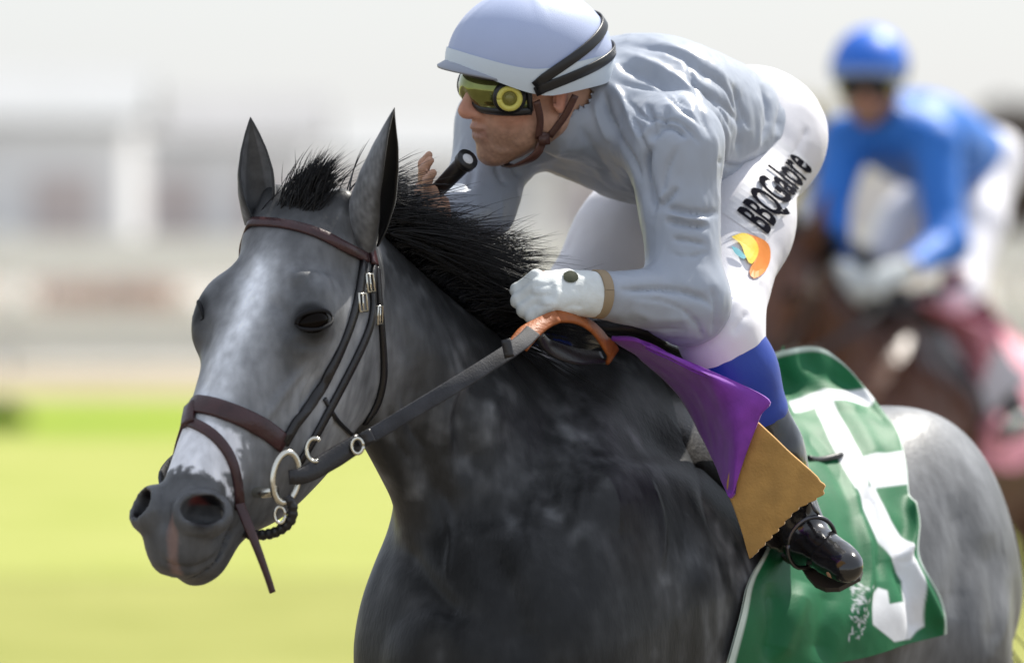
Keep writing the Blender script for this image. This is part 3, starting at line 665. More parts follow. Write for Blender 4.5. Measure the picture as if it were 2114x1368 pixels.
    for i, e in enumerate((0, .5, 1)):
        for j in range(17):
            ph = -1.05 + 2.1 * j / 16; zr = rim(ph); k = math.cos(ph / 1.05 * 1.5); x = (hr[0] + .030 * e * k) * math.cos(ph) * .93; y = (hr[1] + .02 * e * k) * math.sin(ph) * .95
            Vp.append(g(hc[0] + x, hc[1] + y, zr + .006 - .012 * e * k))
    Vq = [q - fr[2] * .004 for q in Vp]; nn = 17
    Fp = [(i*nn+j, i*nn+j+1, (i+1)*nn+j+1, (i+1)*nn+j) for i in range(2) for j in range(nn-1)]
    m.add(Vp + Vq, Fp + [tuple(51 + i for i in f_[::-1]) for f_ in Fp] + [(34+j, 34+j+1, 51+34+j+1, 51+34+j) for j in range(nn-1)]); m.build('peak', M['peak'], hel)
    # goggles
    gog = MB(); Vl = []
    def gp(a, z, ex): return g((.098 + ex) * math.cos(a) ** .8 if abs(a) < 1.5 else 0, (.083 + ex * .6) * math.sin(a), z + .001)
    na = 33; zs = [.030, .024, .010, -.006, -.018, -.024]
    exs = [.006, .014, .019, .019, .014, .004]
    for zi, ex in zip(zs, exs):
        for j in range(na):
            a = -1.28 + 2.56 * j / (na - 1); nose = .016 * math.exp(-(a / .16)**2) if zi < 0 else 0; Vl.append(gp(a, zi + nose - .004 * abs(a), ex - .010 * max(0, abs(a) - 1.0) * 3))
    Fl = [(i*na+j, (i+1)*na+j, (i+1)*na+j+1, i*na+j+1) for i in range(5) for j in range(na-1)]
    gog.add(Vl, Fl); gobj = gog.build('goggles', M['lens'], body); out['gog'] = gobj
    m = MB()
    for row, rr in ((0, .0075), (5, .0085)): m.tube([Vl[row*na+j] for j in range(na)], rr, 8)
    for j in (0, na - 1): m.tube([Vl[i*na+j] for i in range(6)], .005, 8)
    m.build('goggle_frame', M['strap'], gobj)
    for sgn in (1, -1):
        c0 = gp(sgn * 1.0, -.004, .021); nx = unit(fr.T @ A(.45, sgn * 1.0, 0)); u = unit(np.cross(nx, fr[2])); w_ = np.cross(nx, u)
        m = MB(); m.tube([c0 + nx * .004 + (.0165 * math.cos(t) * u + .0165 * math.sin(t) * w_) for t in np.linspace(0, 2*math.pi, 28)], .0048, 8, closed=True); m.build('vent_ring', M['vent'], gobj)
        m = MB(); m.tube([c0 - nx * .008, c0 + nx * .002], [.028, .026], 24); m.build('vent_housing', M['strap'], gobj); m = MB(); m.tube([c0 + nx * .001, c0 + nx * .004], [.0145, .0135], 24); m.tube([c0 + nx * .003, c0 + nx * .007], [.0085, .007], 18); m.build('vent_disc', M['vent_in'], gobj)
    # goggle strap over the helmet (two bands), chin strap
    for zb, rise in ((.000, .080), (-.010, .040)):
        pts, nr = [], []
        for t in np.linspace(0, 1, 33):
            ph = 1.25 + t * (2 * math.pi - 2.5); zz = zb + .016 + rise * math.sin(math.pi * t) ** .8
            th = math.acos(np.clip((zz - hc[2]) / (hr[2] * 1.03), -.97, .97)); n = A(math.sin(th) * math.cos(ph), math.sin(th) * math.sin(ph), math.cos(th))
            pts.append(g(*(np.array(hc) + n * np.array(hr) * 1.025))); nr.append(fr.T @ (n / np.array(hr)))
        m = MB(); m.ribbon(pts, [unit(x) for x in nr], .0085, .0022); m.build('goggle_strap', M['strap'], hel)
    for sgn in (1, -1):
        m = MB()
        for x0, x1 in ((.030, .012), (-.040, -.008)):
            pts = [g(x0, sgn * .090, -.012), g((x0 + x1) / 2, sgn * .080, -.045), g(x1 + .008, sgn * .067, -.078)]
            m.ribbon(pts, [sgn * fr[1]] * 3, .006, .0035, 12)
        m.ribbon([g(.008, sgn * .070, -.070), g(.022, sgn * .060, -.105), g(.045, sgn * .030, -.124), g(.05, 0, -.128)], [unit(sgn * fr[1] - .5 * fr[2])] * 2 + [unit(sgn * .4 * fr[1] - fr[2])] + [-fr[2]], .008, .004, 16)
        m.box(g(.012, sgn * .070, -.082), (.009, .005, .008), fr)
        m.build('chin_strap', M['chin'], hel)
    return out

def cam_n(q): return unit(CAM - q)
M_skin = mat('skin', (.4, .22, .15), .48, attr=True, bump=.15, bump_sc=300, spec=.4)
M_silk = mat('silver_silks', (.37, .41, .485), .34, bump=.12, bump_sc=900, noise_sc=6, noise_amt=.04, sheen=.1, spec=.45)
M_white = mat('white_breeches', (.80, .79, .84), .55, bump=.1, bump_sc=500, noise_sc=8, noise_amt=.03)
M_black = mat('black_strap', (.012, .012, .014), .38); M_blackboot = mat('black_boot', (.010, .010, .012), .16, coat=.6, bump=.12, bump_sc=40)
M_sole = mat('boot_sole', (.05, .042, .035), .6); M_bluetop = mat('blue_boot_top', (.010, .045, .33), .42, bump=.15, bump_sc=60)
M_glove = mat('white_glove', (.70, .74, .74), .6, noise_sc=30, noise_amt=.10, bump=.2, bump_sc=300)
M_brown = mat('brown_leather', (.085, .032, .022), .45, noise_sc=30, noise_amt=.25, bump=.2, bump_sc=250)
M_lens = mat('mirror_lens', (.22, .24, .08), .08, metal=.9, noise_sc=14, noise_amt=.5); M_vent = mat('yellow_vent', (.62, .56, .12), .4); M_ventin = mat('dark_vent', (.22, .20, .05), .4)
M_helm = mat('helmet_cover', (.42, .49, .70), .55, bump=.1, bump_sc=700, noise_sc=7, noise_amt=.04, sheen=.15); M_band = mat('hat_band', (.62, .70, .78), .45, bump=.1, bump_sc=500)
RM = dict(skin=M_skin, silks=M_silk, breeches=M_white, boot=M_blackboot, sole=M_sole, boot_top=M_bluetop, glove=M_glove, helmet=M_helm, band=M_band, peak=mat('peak_cloth', (.30, .33, .40), .5), lens=M_lens, strap=M_black, vent=M_vent, vent_in=M_ventin, chin=M_brown, cuff=mat('tan_cuff', (.32, .24, .15), .6))

p1 = dict(gfolds=[([(1098, 590), (1130, 588), (1150, 580)], 5, -.0022), ([(1092, 608), (1125, 610), (1145, 606)], 5, -.0022), ([(1098, 628), (1125, 632), (1145, 630)], 5, -.0022), ([(1140, 575), (1150, 600), (1145, 640)], 7, .003), ([(1190, 590), (1200, 615), (1195, 640)], 5, -.002), ([(1160, 640), (1180, 630), (1210, 635)], 5, -.002), ([(1206, 575), (1216, 605), (1210, 640)], 5, -.002)],
          face=[([(990, 250), (1008, 268), (1012, 292)], 5, -.0035), ([(1088, 238), (1076, 270), (1060, 298)], 10, -.005), ([(972, 268), (990, 270), (1003, 274)], 3.5, -.004), ([(1010, 300), (1030, 312), (1060, 312)], 6, .003), ([(1020, 240), (1050, 248), (1085, 236)], 6, .003), ([(1030, 262), (1055, 268), (1080, 258)], 5, -.002), ([(1100, 275), (1110, 300), (1100, 318)], 7, -.003), ([(1168, 205), (1178, 222), (1170, 245)], 4, -.003)],
          head=P(1092, 172, 11.86), hfr=frame(24, 8, 9), neck=P(1232, 225, 11.93), pelvis=P(1518, 275, 12.22), lat=lB,
          shL=P(1392, 300, 11.82), elL=P(1418, 622, 11.77), wrL=P(1212, 606, 11.64), knL=P(1118, 602, 11.60), hnL=A(.0, -.75, .65), htL=A(-.4, .35, .8),
          shR=P(1040, 262, 12.05), elR=P(985, 420, 11.98), wrR=P(916, 452, 11.83), knR=P(882, 412, 11.80), hnR=A(-.6, -.5, .5), htR=A(.5, -.6, .4), curlR=.45, bareR=True,
          hipL=P(1556, 285, 12.19), hipR=P(1440, 300, 12.36), kneeL=P(1487, 690, 11.84), kneeR=P(1118, 725, 12.18), ankL=P(1640, 1066, 11.92), ankR=B(-.22, -.33, 1.22),
          toeL=P(1722, 1120, 11.80), toeR=B(-.06, -.36, 1.20), hem=.085, hemtilt=-.12,
          bfolds=[([(1640, 330), (1600, 480), (1560, 600)], 20, -.004), ([(1500, 640), (1540, 600), (1580, 560)], 12, .004), ([(1510, 690), (1545, 640)], 8, -.004), ([(1200, 440), (1180, 490), (1165, 530)], 7, -.003), ([(1670, 260), (1650, 300), (1630, 340)], 10, -.003)])
silk_folds = [([(1290, 200), (1330, 240), (1400, 250), (1450, 300)], 5, -.006), ([(1300, 230), (1330, 300), (1335, 380)], 5, -.006), ([(1280, 170), (1370, 190), (1450, 260)], 5, -.006), ([(1400, 300), (1375, 360), (1368, 410)], 5, -.004), ([(1440, 130), (1500, 180), (1530, 240)], 5, -.006), ([(1575, 170), (1590, 230), (1570, 300)], 5, -.006), ([(1420, 160), (1480, 210), (1510, 280)], 5, -.005), ([(1500, 160), (1530, 200), (1550, 270)], 5, -.005), ([(1300, 615), (1370, 622), (1430, 650)], 4, -.0025), ([(1290, 660), (1350, 680), (1420, 680)], 4, -.0025), ([(1380, 520), (1420, 530), (1465, 520)], 4, -.003), ([(1150, 320), (1200, 330), (1260, 370)], 5, -.003), ([(1090, 350), (1150, 375), (1200, 380)], 4, -.0025),
    ([(1420, 120), (1440, 200), (1470, 290)], 10, -.005), ([(1540, 130), (1580, 190), (1590, 260)], 8, -.006), ([(1480, 330), (1520, 345), (1580, 330)], 8, -.006), ([(1300, 640), (1360, 660), (1440, 655)], 12, .004), ([(1280, 690), (1340, 705), (1420, 700)], 10, -.004), ([(1410, 640), (1440, 670), (1450, 700)], 7, -.005), ([(1225, 200), (1235, 250), (1260, 300)], 8, .006), ([(1150, 350), (1220, 370), (1300, 420)], 9, -.004), ([(1330, 210), (1350, 260), (1345, 290)], 8, -.006),
    ([(1262, 105), (1340, 130), (1420, 180), (1480, 250)], 13, .008), ([(1270, 130), (1350, 160), (1430, 225)], 9, -.008), ([(1290, 90), (1400, 110), (1500, 190)], 12, -.006),
    ([(1350, 85), (1450, 120), (1520, 180)], 12, .006), ([(1245, 180), (1260, 250), (1300, 330), (1322, 375)], 9, -.013), ([(1262, 165), (1290, 220), (1325, 300)], 11, .008),
    ([(1345, 300), (1330, 340), (1340, 400), (1355, 440)], 11, -.014), ([(1360, 262), (1390, 262), (1420, 285)], 8, -.010), ([(1345, 290), (1370, 255), (1376, 215)], 8, -.008), ([(1320, 290), (1340, 262), (1365, 240)], 9, .006),
    ([(1366, 425), (1420, 438), (1490, 440)], 7, -.008), ([(1370, 455), (1430, 466), (1468, 468)], 7, -.009), ([(1372, 440), (1430, 452), (1468, 455)], 7, .006), ([(1385, 492), (1430, 498), (1462, 506)], 6, -.006),
    ([(1355, 430), (1385, 405), (1400, 385)], 7, -.007), ([(1360, 415), (1375, 390)], 6, .005), ([(1275, 597), (1310, 598), (1380, 596), (1450, 615), (1475, 640)], 9, -.008), ([(1470, 590), (1480, 640), (1470, 690)], 9, -.005),
    ([(1520, 170), (1535, 240), (1525, 330)], 11, -.008), ([(1555, 175), (1570, 250), (1555, 330)], 11, .006), ([(1490, 200), (1500, 280), (1495, 360)], 10, .006), ([(1600, 160), (1615, 215), (1605, 280)], 10, -.007), ([(1450, 180), (1510, 230), (1540, 260)], 10, -.006),
    ([(1270, 240), (1280, 300), (1310, 360)], 8, .006), ([(1200, 260), (1230, 320), (1270, 380)], 14, -.005), ([(1060, 340), (1075, 365)], 6, -.004), ([(1020, 320), (1030, 360), (1050, 385)], 7, -.006), ([(960, 300), (975, 350), (965, 400)], 9, -.004), ([(1180, 300), (1130, 330), (1060, 340)], 9, .004),
    ([(1110, 395), (1200, 430), (1330, 455)], 8, .004)]
R1 = build_rider(p1, RM, 'person crouched on the grey horse in silver silks, pale helmet and mirrored goggles', .0042, silk_folds)
# ------------------------------------------------------------------ bridle and reins
M_maroon = mat('bridle_leather', (.045, .014, .016), .38, noise_sc=40, noise_amt=.3, bump=.25, bump_sc=220, coat=.15)
M_blk = mat('black_leather', (.012, .011, .013), .36, noise_sc=30, noise_amt=.3, bump=.2, bump_sc=220, coat=.1)
M_rein = mat('rein_leather', (.045, .046, .052), .7, noise_sc=30, noise_amt=.3, bump=.3, bump_sc=300, spec=.25)
M_tan = mat('orange_leather', (.34, .095, .018), .5, noise_sc=40, noise_amt=.25, bump=.3, bump_sc=200)
M_steel = mat('steel', (.72, .70, .62), .22, metal=1)
bridle = empty('bridle', H(.05, 0, .02)); tag(bridle, 'dark leather racing bridle with steel ring bit on the grey horse\'s head', 'bridle')
def head_pt(s, u, v, off):
    """drop a point of the head frame onto the skin, from outside towards the head's axis"""
    o = H(s, u, v); c = H(s, 0, -.10); d = unit(c - o); r = HT.ray_cast(Vector(o - d * .15), Vector(d), .6)
    if r[0] is None: return o, -d
    n = np.array(r[1]); n = n if n @ d < 0 else -n
    return np.array(r[0]) + n * off, n
def px_pts(pl, n, off):
    out = []
    for q in spline([np.array(x, float) for x in pl], n):
        p, nr = hit(HT, q[0], q[1], off)
        if p is not None: out.append(np.r_[p, nr])
    return np.array(out)
def surf_strap(rows, w, th, n=48, sm=3):
    q = spline(rows, n)
    for _ in range(sm): q[1:-1] = .25 * q[:-2] + .5 * q[1:-1] + .25 * q[2:]
    return q[:, :3], q[:, 3:]
def px_strap(name, pl, w, th, m, far=None, off=.001, n=48, par=None):
    """strap along photograph pixels on the near side, continued round the far side by head-frame points"""
    rows = px_pts(pl, 30, off)
    if far is not None: rows = np.vstack([np.array([np.r_[head_pt(*f, off)] for f in far]), rows])
    p, nr = surf_strap(rows, w, th, n); b = MB(); b.ribbon(p, nr, w, th); return b.build(name, m, par or bridle)
def loc(px, py):
    for k in range(12):
        p, _ = hit(HT, px + 6 * k, py)
        if p is not None: return (p - OH) @ FHs.T
l0, l1 = loc(500, 468), loc(440, 850)
px_strap('browband', [(500, 464), (545, 460), (600, 466), (660, 484), (715, 512), (755, 533)], .0085, .006, M_maroon, [(l0[0] + .03, -.13, -.08), (l0[0] + .012, -.13, -.03)])
px_strap('noseband', [(392, 836), (430, 838), (490, 858), (545, 885), (584, 915)], .0155, .006, M_maroon, [(l1[0] + .05, -.10, -.10), (l1[0] + .02, -.10, -.04)])
l2 = loc(420, 885)
px_strap('flash_strap', [(384, 868), (420, 884), (452, 910), (478, 950), (490, 1000), (494, 1050)], .0085, .005, M_maroon, [(l2[0] + .05, -.10, -.09), (l2[0] + .02, -.10, -.03)])
px_strap('flash_loop', [(398, 838), (394, 860), (392, 878)], .013, .009, M_maroon, n=12)
def air_strap(name, pts, nrm, w, th, m, n=40, par=None):
    b = MB(); b.ribbon(pts, nrm, w, th, n); return b.build(name, m, par or bridle)
toc = -cf
dm = (hit(HT, 485, 1050)[0] - CAM) @ cf if hit(HT, 485, 1050)[0] is not None else 11.1
air_strap('strap_end', [P(494, 1040, dm - .012), P(508, 1075, dm - .02), P(530, 1130, dm - .02), P(550, 1185, dm - .015), P(562, 1222, dm - .01)], [toc + .5 * cr], [.0085, .008, .0065, .0055, .005], .004, M_maroon)
px_strap('cheekpiece', [(748, 540), (742, 600), (718, 680), (690, 745), (650, 820), (600, 885), (585, 915)], .0085, .006, M_blk)
px_strap('cheek_strap', [(772, 548), (766, 590), (768, 640), (752, 700), (718, 770), (676, 850), (640, 915), (615, 955)], .0075, .005, M_blk)
px_strap('throat_strap', [(776, 555), (780, 610), (784, 660), (788, 715), (790, 775), (778, 830), (752, 872)], .0065, .005, M_blk)
px_strap('crownpiece', [(752, 462), (757, 492), (764, 520), (770, 548)], .011, .006, M_maroon, n=14)
px_strap('jaw_strap', [(668, 822), (690, 862), (722, 895), (748, 908)], .0035, .004, M_blk, n=20)
for q in ((757, 585), (776, 650), (742, 625)):
    p, nr = hit(HT, *q, .007)
    if p is not None:
        u = unit(np.cross(nr, ZU)); v_ = np.cross(u, nr); b = MB(); b.tube([p + u * .010 * x + v_ * .014 * y for x, y in ((-1, -1), (1, -1), (1, 1), (-1, 1), (-1, -1))], .0022, 6); b.tube([p - v_ * .013, p + v_ * .013], .0018, 6); b.build('buckle', M_steel, bridle)
# ring bit
pb, nb = hit(HT, 545, 985); db = (pb - CAM) @ cf if pb is not None else 11.25; print('DS bit', db, flush=True)
rc = [P(590 + 27 * math.cos(t) + 5 * math.sin(t), 985 - 52 * math.sin(t), db - .03 + .012 * math.cos(t)) for t in np.linspace(0, 2 * math.pi, 30)]
b = MB(); b.tube(rc, .0052, 8, closed=True); b.build('bit_ring', M_steel, bridle)
b = MB(); b.tube([P(508, 1014, db + .005), P(545, 1016, db - .02), P(572, 1012, db - .03)], [.006, .009, .008], 10, 14); b.build('bit_mouthpiece', M_steel, bridle)
# curb strap under the chin, plaited leather loop
ch = [P(496, 1098, db + .01), P(530, 1104, db + .0), P(568, 1098, db - .01), P(598, 1076, db - .02), P(604, 1046, db - .025), P(590, 1024, db - .028)]
b = MB(); q = spline(ch, 44); b.tube(q, .0068 + .0022 * np.abs(np.sin(np.arange(44) * .9)), 8); b.build('curb_strap', M_blk, bridle)
b = MB(); b.tube([P(578 + 11 * math.cos(t), 1062 + 17 * math.sin(t), db - .026) for t in np.linspace(0, 2 * math.pi, 20)], .003, 6, closed=True); b.build('curb_buckle', M_steel, bridle)
# reins: bit - martingale ring - hand
rein = empty('rein', P(740, 910, 11.35)); tag(rein, 'pair of grey leather reins running from the ring bit to the rider\'s white glove', 'reins')
dl = 11.30
b = MB(); b.ribbon([P(596, 985, db - .034), P(628, 980, db - .02), P(680, 950, 11.29), P(742, 912, 11.32)], [toc + .2 * cr], [.011, .015, .016, .014], .006, 24); b.build('rein_billet', M_blk, rein)
b = MB(); b.ribbon([P(735, 916, 11.318), P(785, 888, 11.33), P(845, 852, 11.34), P(940, 795, 11.37), P(1025, 742, 11.42), P(1075, 708, 11.47), P(1100, 684, 11.52)], [toc + .15 * ZU], [.0115, .012, .0125, .0125, .0125, .013], .003, 60); b.build('rein_strap', M_rein, rein)
b = MB(); b.ribbon([P(752, 890, 11.312), P(764, 915, 11.312)], [toc], .010, .010, 6); b.build('rein_stopper', M_blk, rein)
b = MB(); b.ribbon([P(1044, 700, 11.415), P(1052, 738, 11.415)], [toc], .008, .013, 6); b.build('rein_keeper', M_blk, rein)
b = MB(); b.tube([P(650 + 17 * math.cos(t), 928 + 24 * math.sin(t), 11.268) for t in np.linspace(1.2, 5.4, 20)], .0035, 6); b.build('rein_buckle', M_steel, rein)
b = MB(); b.tube([P(738 + 12 * math.cos(t), 920 + 16 * math.sin(t), 11.302) for t in np.linspace(0, 2 * math.pi, 20)], .003, 6, closed=True); b.build('martingale_ring', M_steel, rein)
# far rein, on the other side of the neck
fr_ = [H(.50, -.085, -.10), H(.38, -.13, -.16), B(.55, -.13, 1.60), B(.36, -.15, 1.66), p1['knR'] - ZU * .03]
b = MB(); b.ribbon(fr_, [-lB], .011, .005, 50); b.build('rein_strap', M_rein, rein)
# orange grips bridging the withers under the glove
b = MB(); b.ribbon([P(1068, 716, 11.50), P(1092, 688, 11.53), P(1128, 664, 11.56), P(1150, 655, 11.57)], [toc + .5 * ZU], [.017, .017, .013, .011], .006, 20); b.build('rein_grip', M_tan, rein)
b = MB(); b.ribbon([P(1140, 655, 11.58), P(1180, 655, 11.60), P(1220, 678, 11.66), P(1252, 716, 11.72), P(1262, 735, 11.74)], [toc + .6 * ZU], [.011, .014, .017, .019, .018], .006, 26); b.build('rein_grip', M_tan, rein)
b = MB(); b.ribbon([P(1110, 690, 11.56), P(1130, 715, 11.60), P(1180, 735, 11.65), P(1240, 740, 11.72)], [toc + .4 * ZU], [.008, .014, .016, .012], .006, 26); b.build('rein_loop', M_blk, rein)

# whip held in the right hand
whip = empty('whip', P(928, 362, 11.76)); tag(whip, 'short black riding whip sticking up from the rider\'s far hand', 'whip')
w0, w1 = P(898, 398, 11.79), P(962, 332, 11.72)
b = MB(); b.tube([w0, w1], [.0125, .0150], 14, 10); b.tube([w1 - (w1 - w0) * .06, w1 + (w1 - w0) * .06], [.018, .0185], 16, 6); b.build('handle', M_black, whip)
b = MB(); b.tube([w0 + (w0 - w1) * t for t in (0, 2, 4, 7)], [.008, .006, .005, .004], 8, 12); b.build('shaft', M_black, whip)
b = MB(); b.tube([w1 + (w1 - w0) * .058, w1 + (w1 - w0) * .07], [.010, .009], 12); b.build('end_cap', mat('whip_cap', (.55, .55, .56), .3), whip)

# ------------------------------------------------------------------ saddle, pads, number cloth
M_saddle = mat('saddle_leather', (.014, .012, .013), .35, noise_sc=25, noise_amt=.3, bump=.2, bump_sc=150, coat=.2)
f = Field(); f.loft(B(-.12, 0, 1.56), FB, [-.20, -.17, -.06, .06, .15, .19], [.10, .105, .055, .05, .095, .08], [.02, .0, -.01, .02, .05, .06], [.05, .11, .13, .10, .07, .03], k=.02)
for s_ in (1, -1): f.ell(B(-.085, s_ * .232, 1.42), (.145, .020, .17), .03, np.stack([hB, unit(lB + s_ * .35 * ZU), unit(ZU - s_ * .35 * lB)]))  # side flaps, put in to hide a sunlit patch of the horse
for s_ in (1, -1): f.ell(B(-.125, s_ * .108, 1.455), (.135, .024, .16), .03, np.stack([hB, unit(lB + s_ * .75 * ZU), unit(ZU - s_ * .75 * lB)]))  # black panels added over the sunlit slope below the withers, standing in for shade
V, Q = f.mesh(.007, 2); saddle = mesh_obj('saddle', V, Q, M_saddle); tag(saddle, 'small black racing saddle under the crouched rider in silver', 'saddle')
# stirrup iron on the near boot
st = p1['ankL'] + unit(p1['toeL'] - p1['ankL']) * .06 - ZU * .03
fx = unit(p1['toeL'] - p1['ankL']); fs = np.cross(fx, ZU); fs = unit(fs); fu = np.cross(fs, fx)
b = MB(); b.tube([st + fs * (.044 * math.cos(t)) + fu * (.046 * max(math.sin(t), -.88) + .004) for t in np.linspace(0, 2 * math.pi, 34)], .0038, 8, closed=True)
o = b.build('stirrup_iron', mat('dark_steel', (.10, .10, .11), .35, metal=1)); o.parent = saddle
b = MB(); b.ribbon([B(-.05, .27, 1.48), B(-.06, .33, 1.38), st + fu * .056], [lB], .011, .004, 16); o = b.build('stirrup_leather', M_saddle); o.parent = saddle

def patch(rows_px, rows_D, nu, nv, fold, name, m, thick=.006, scallop=None, puff=.004):
    """cloth panel between photograph-measured border points, each at its own distance; rows run across, top to bottom"""
    g = np.stack([spline([P(*q, d) for q, d in zip(r, dd)], nu) for r, dd in zip(rows_px, rows_D)])
    g = np.stack([spline(g[:, i], nv) for i in range(nu)], 1)                    # nv x nu x 3
    if scallop:
        for i in range(int(nv * .42), nv):
            g[i] += np.outer((np.arange(nu) / (nu - 1))**10 * (abs(math.sin(i * .75)) - .6) * scallop, unit(g[i, -1] - g[i, -3] + 1e-6))
    V = g.reshape(-1, 3); F = np.array([(i*nu+j, (i+1)*nu+j, (i+1)*nu+j+1, i*nu+j+1) for i in range(nv-1) for j in range(nu-1)])
    N = vnormals(V, F); s_ = np.sign(-(N @ cf)); N = N * s_[:, None]
    V = V + N * (fold * (fbm(V, 9, 3) - .5) * 2 + puff * .3 * (noise(V, 40, 4) - .5))[:, None]
    V2 = V - N * thick; n = len(V); E = []
    ring = [j for j in range(nu)] + [i*nu+nu-1 for i in range(1, nv)] + [(nv-1)*nu+j for j in range(nu-2, -1, -1)] + [i*nu for i in range(nv-2, 0, -1)]
    for a, c in zip(ring, ring[1:] + ring[:1]): E.append((a, c, n + c, n + a))
    fl = (N @ cf < 0)
    Fa = F.tolist(); Fb = (F[:, ::-1] + n).tolist()
    return mesh_obj(name, np.vstack([V, V2]), Fa + Fb + E, m)
M_purple = mat('purple_felt', (.24, .045, .42), .75, noise_sc=40, noise_amt=.14, bump=.25, bump_sc=500, sheen=.3)
M_chamois = mat('tan_chamois', (.50, .285, .085), .85, noise_sc=30, noise_amt=.14, bump=.35, bump_sc=220, sheen=.2)
def dsurf(px, py, off):
    p, _ = hit(HT, px, py)
    return ((p - CAM) @ cf - off) if p is not None else 11.8
pa, pb_, pc = P(1262, 700, 11.73), P(1582, 822, 11.64), P(1508, 1022, min(dsurf(1495, 1010, .03), 11.69))
pn = np.cross(pb_ - pa, pc - pa)
def pD(px, py, back=0.):                                     # depth of the panel's plane at a pixel
    d = P(px, py, 1.0) - CAM; return float(((pa - CAM) @ pn) / (d @ pn)) + back
print('DS', [(q, round(dsurf(*q, 0), 3), round(pD(*q), 3)) for q in ((1318, 742), (1385, 800), (1432, 872), (1468, 948), (1500, 1000), (1520, 1050), (1535, 1100), (1548, 1150), (1600, 1000))], flush=True)
rows = [[(1262, 700), (1300, 702), (1340, 714)], [(1318, 742), (1385, 745), (1450, 757)], [(1385, 800), (1460, 790), (1582, 822)], [(1432, 872), (1500, 868), (1568, 862)], [(1468, 948), (1510, 945), (1540, 938)], [(1503, 1024), (1508, 1022), (1514, 1018)]]
dd = [[min(pD(*q), dsurf(*q, .02)) for q in r] for r in rows]
for i, k_ in ((1, .10), (2, .16), (3, .16), (4, .10)): dd[i][0] += k_
pur = patch(rows, dd, 40, 60, .008, 'saddle_pad', M_purple, .007); tag(pur, 'purple felt saddle pad flapping over the rider\'s knee', 'saddle pad')
rows = [[(1545, 865), (1556, 868), (1566, 874)], [(1520, 930), (1575, 925), (1622, 928)], [(1500, 1000), (1590, 995), (1701, 1008)], [(1515, 1050), (1580, 1050), (1645, 1052)], [(1532, 1100), (1570, 1100), (1602, 1098)], [(1548, 1152), (1552, 1150), (1556, 1146)]]
dd = [[min(pD(*q, .012), dsurf(*q, .02), 11.76) for q in r] for r in rows]
cham = patch(rows, dd, 44, 80, .007, 'chamois', M_chamois, .006, scallop=.006); tag(cham, 'tan chamois cloth hanging below the purple saddle pad', 'chamois')

# number cloth: green, white binding, white number 5, lying over the back
lay = [[(1566, 742), (1620, 722), (1690, 716), (1745, 752), (1803, 818)],
       [(1585, 800), (1650, 790), (1720, 795), (1790, 822), (1850, 884)],
       [(1625, 900), (1690, 885), (1750, 885), (1815, 900), (1871, 955)],
       [(1640, 1000), (1710, 985), (1770, 985), (1830, 1000), (1880, 1030)],
       [(1590, 1120), (1690, 1090), (1770, 1085), (1840, 1085), (1898, 1075)],
       [(1548, 1200), (1650, 1190), (1760, 1180), (1850, 1170), (1900, 1150)],
       [(1530, 1270), (1650, 1275), (1770, 1270), (1860, 1250), (1945, 1235)],
       [(1505, 1368), (1640, 1375), (1770, 1360), (1870, 1330), (1955, 1308)]]
NU, NV = 150, 190
gp_ = np.stack([spline(np.array(r, float), NU) for r in lay]); gp_ = np.stack([spline(gp_[:, i], NV) for i in range(NU)], 1)
dep = np.full((NV, NU), np.nan)
for i in range(0, NV, 3):
    for j in range(0, NU, 3):
        p, _ = hit(HT, *gp_[i, j])
        if p is not None: dep[i, j] = (p - CAM) @ cf
# fill by averaging, smooth
gi = dep[::3, ::3].copy()
for _ in range(60):
    bad = np.isnan(gi)
    if not bad.any(): break
    pad = np.pad(gi, 1, constant_values=np.nan); st_ = np.stack([pad[:-2, 1:-1], pad[2:, 1:-1], pad[1:-1, :-2], pad[1:-1, 2:]]); 
    with np.errstate(all='ignore'):
        import warnings; warnings.simplefilter('ignore'); av = np.nanmean(st_, 0)
    gi[bad] = av[bad]
g0 = gi.copy()
for _ in range(40):
    pad = np.pad(gi, 1, mode='edge'); gi = .5 * gi + .125 * (pad[:-2, 1:-1] + pad[2:, 1:-1] + pad[1:-1, :-2] + pad[1:-1, 2:]); gi = np.where(np.isnan(dep[::3, ::3]), gi, np.minimum(gi, g0 + .008))
for _ in range(4):
    pad = np.pad(gi, 1, mode='edge'); gi = np.minimum(gi, (pad[:-2, 1:-1] + pad[2:, 1:-1] + pad[1:-1, :-2] + pad[1:-1, 2:]) / 4 * .5 + gi * .5)
yi = np.linspace(0, gi.shape[0] - 1, NV); xi = np.linspace(0, gi.shape[1] - 1, NU)
g1 = np.stack([np.interp(xi, np.arange(gi.shape[1]), r) for r in gi]); g2 = np.stack([np.interp(yi, np.arange(gi.shape[0]), g1[:, j]) for j in range(NU)], 1)
CV = np.stack([P(*gp_[i, j], g2[i, j] - .030) for i in range(NV) for j in range(NU)])
CF = np.array([(i*NU+j, (i+1)*NU+j, (i+1)*NU+j+1, i*NU+j+1) for i in range(NV-1) for j in range(NU-1)])
CN = vnormals(CV, CF); sg = np.sign(-(CN @ cf)); CN *= sg[:, None]
cq = gp_.reshape(-1, 2); fold = np.zeros(len(CV))
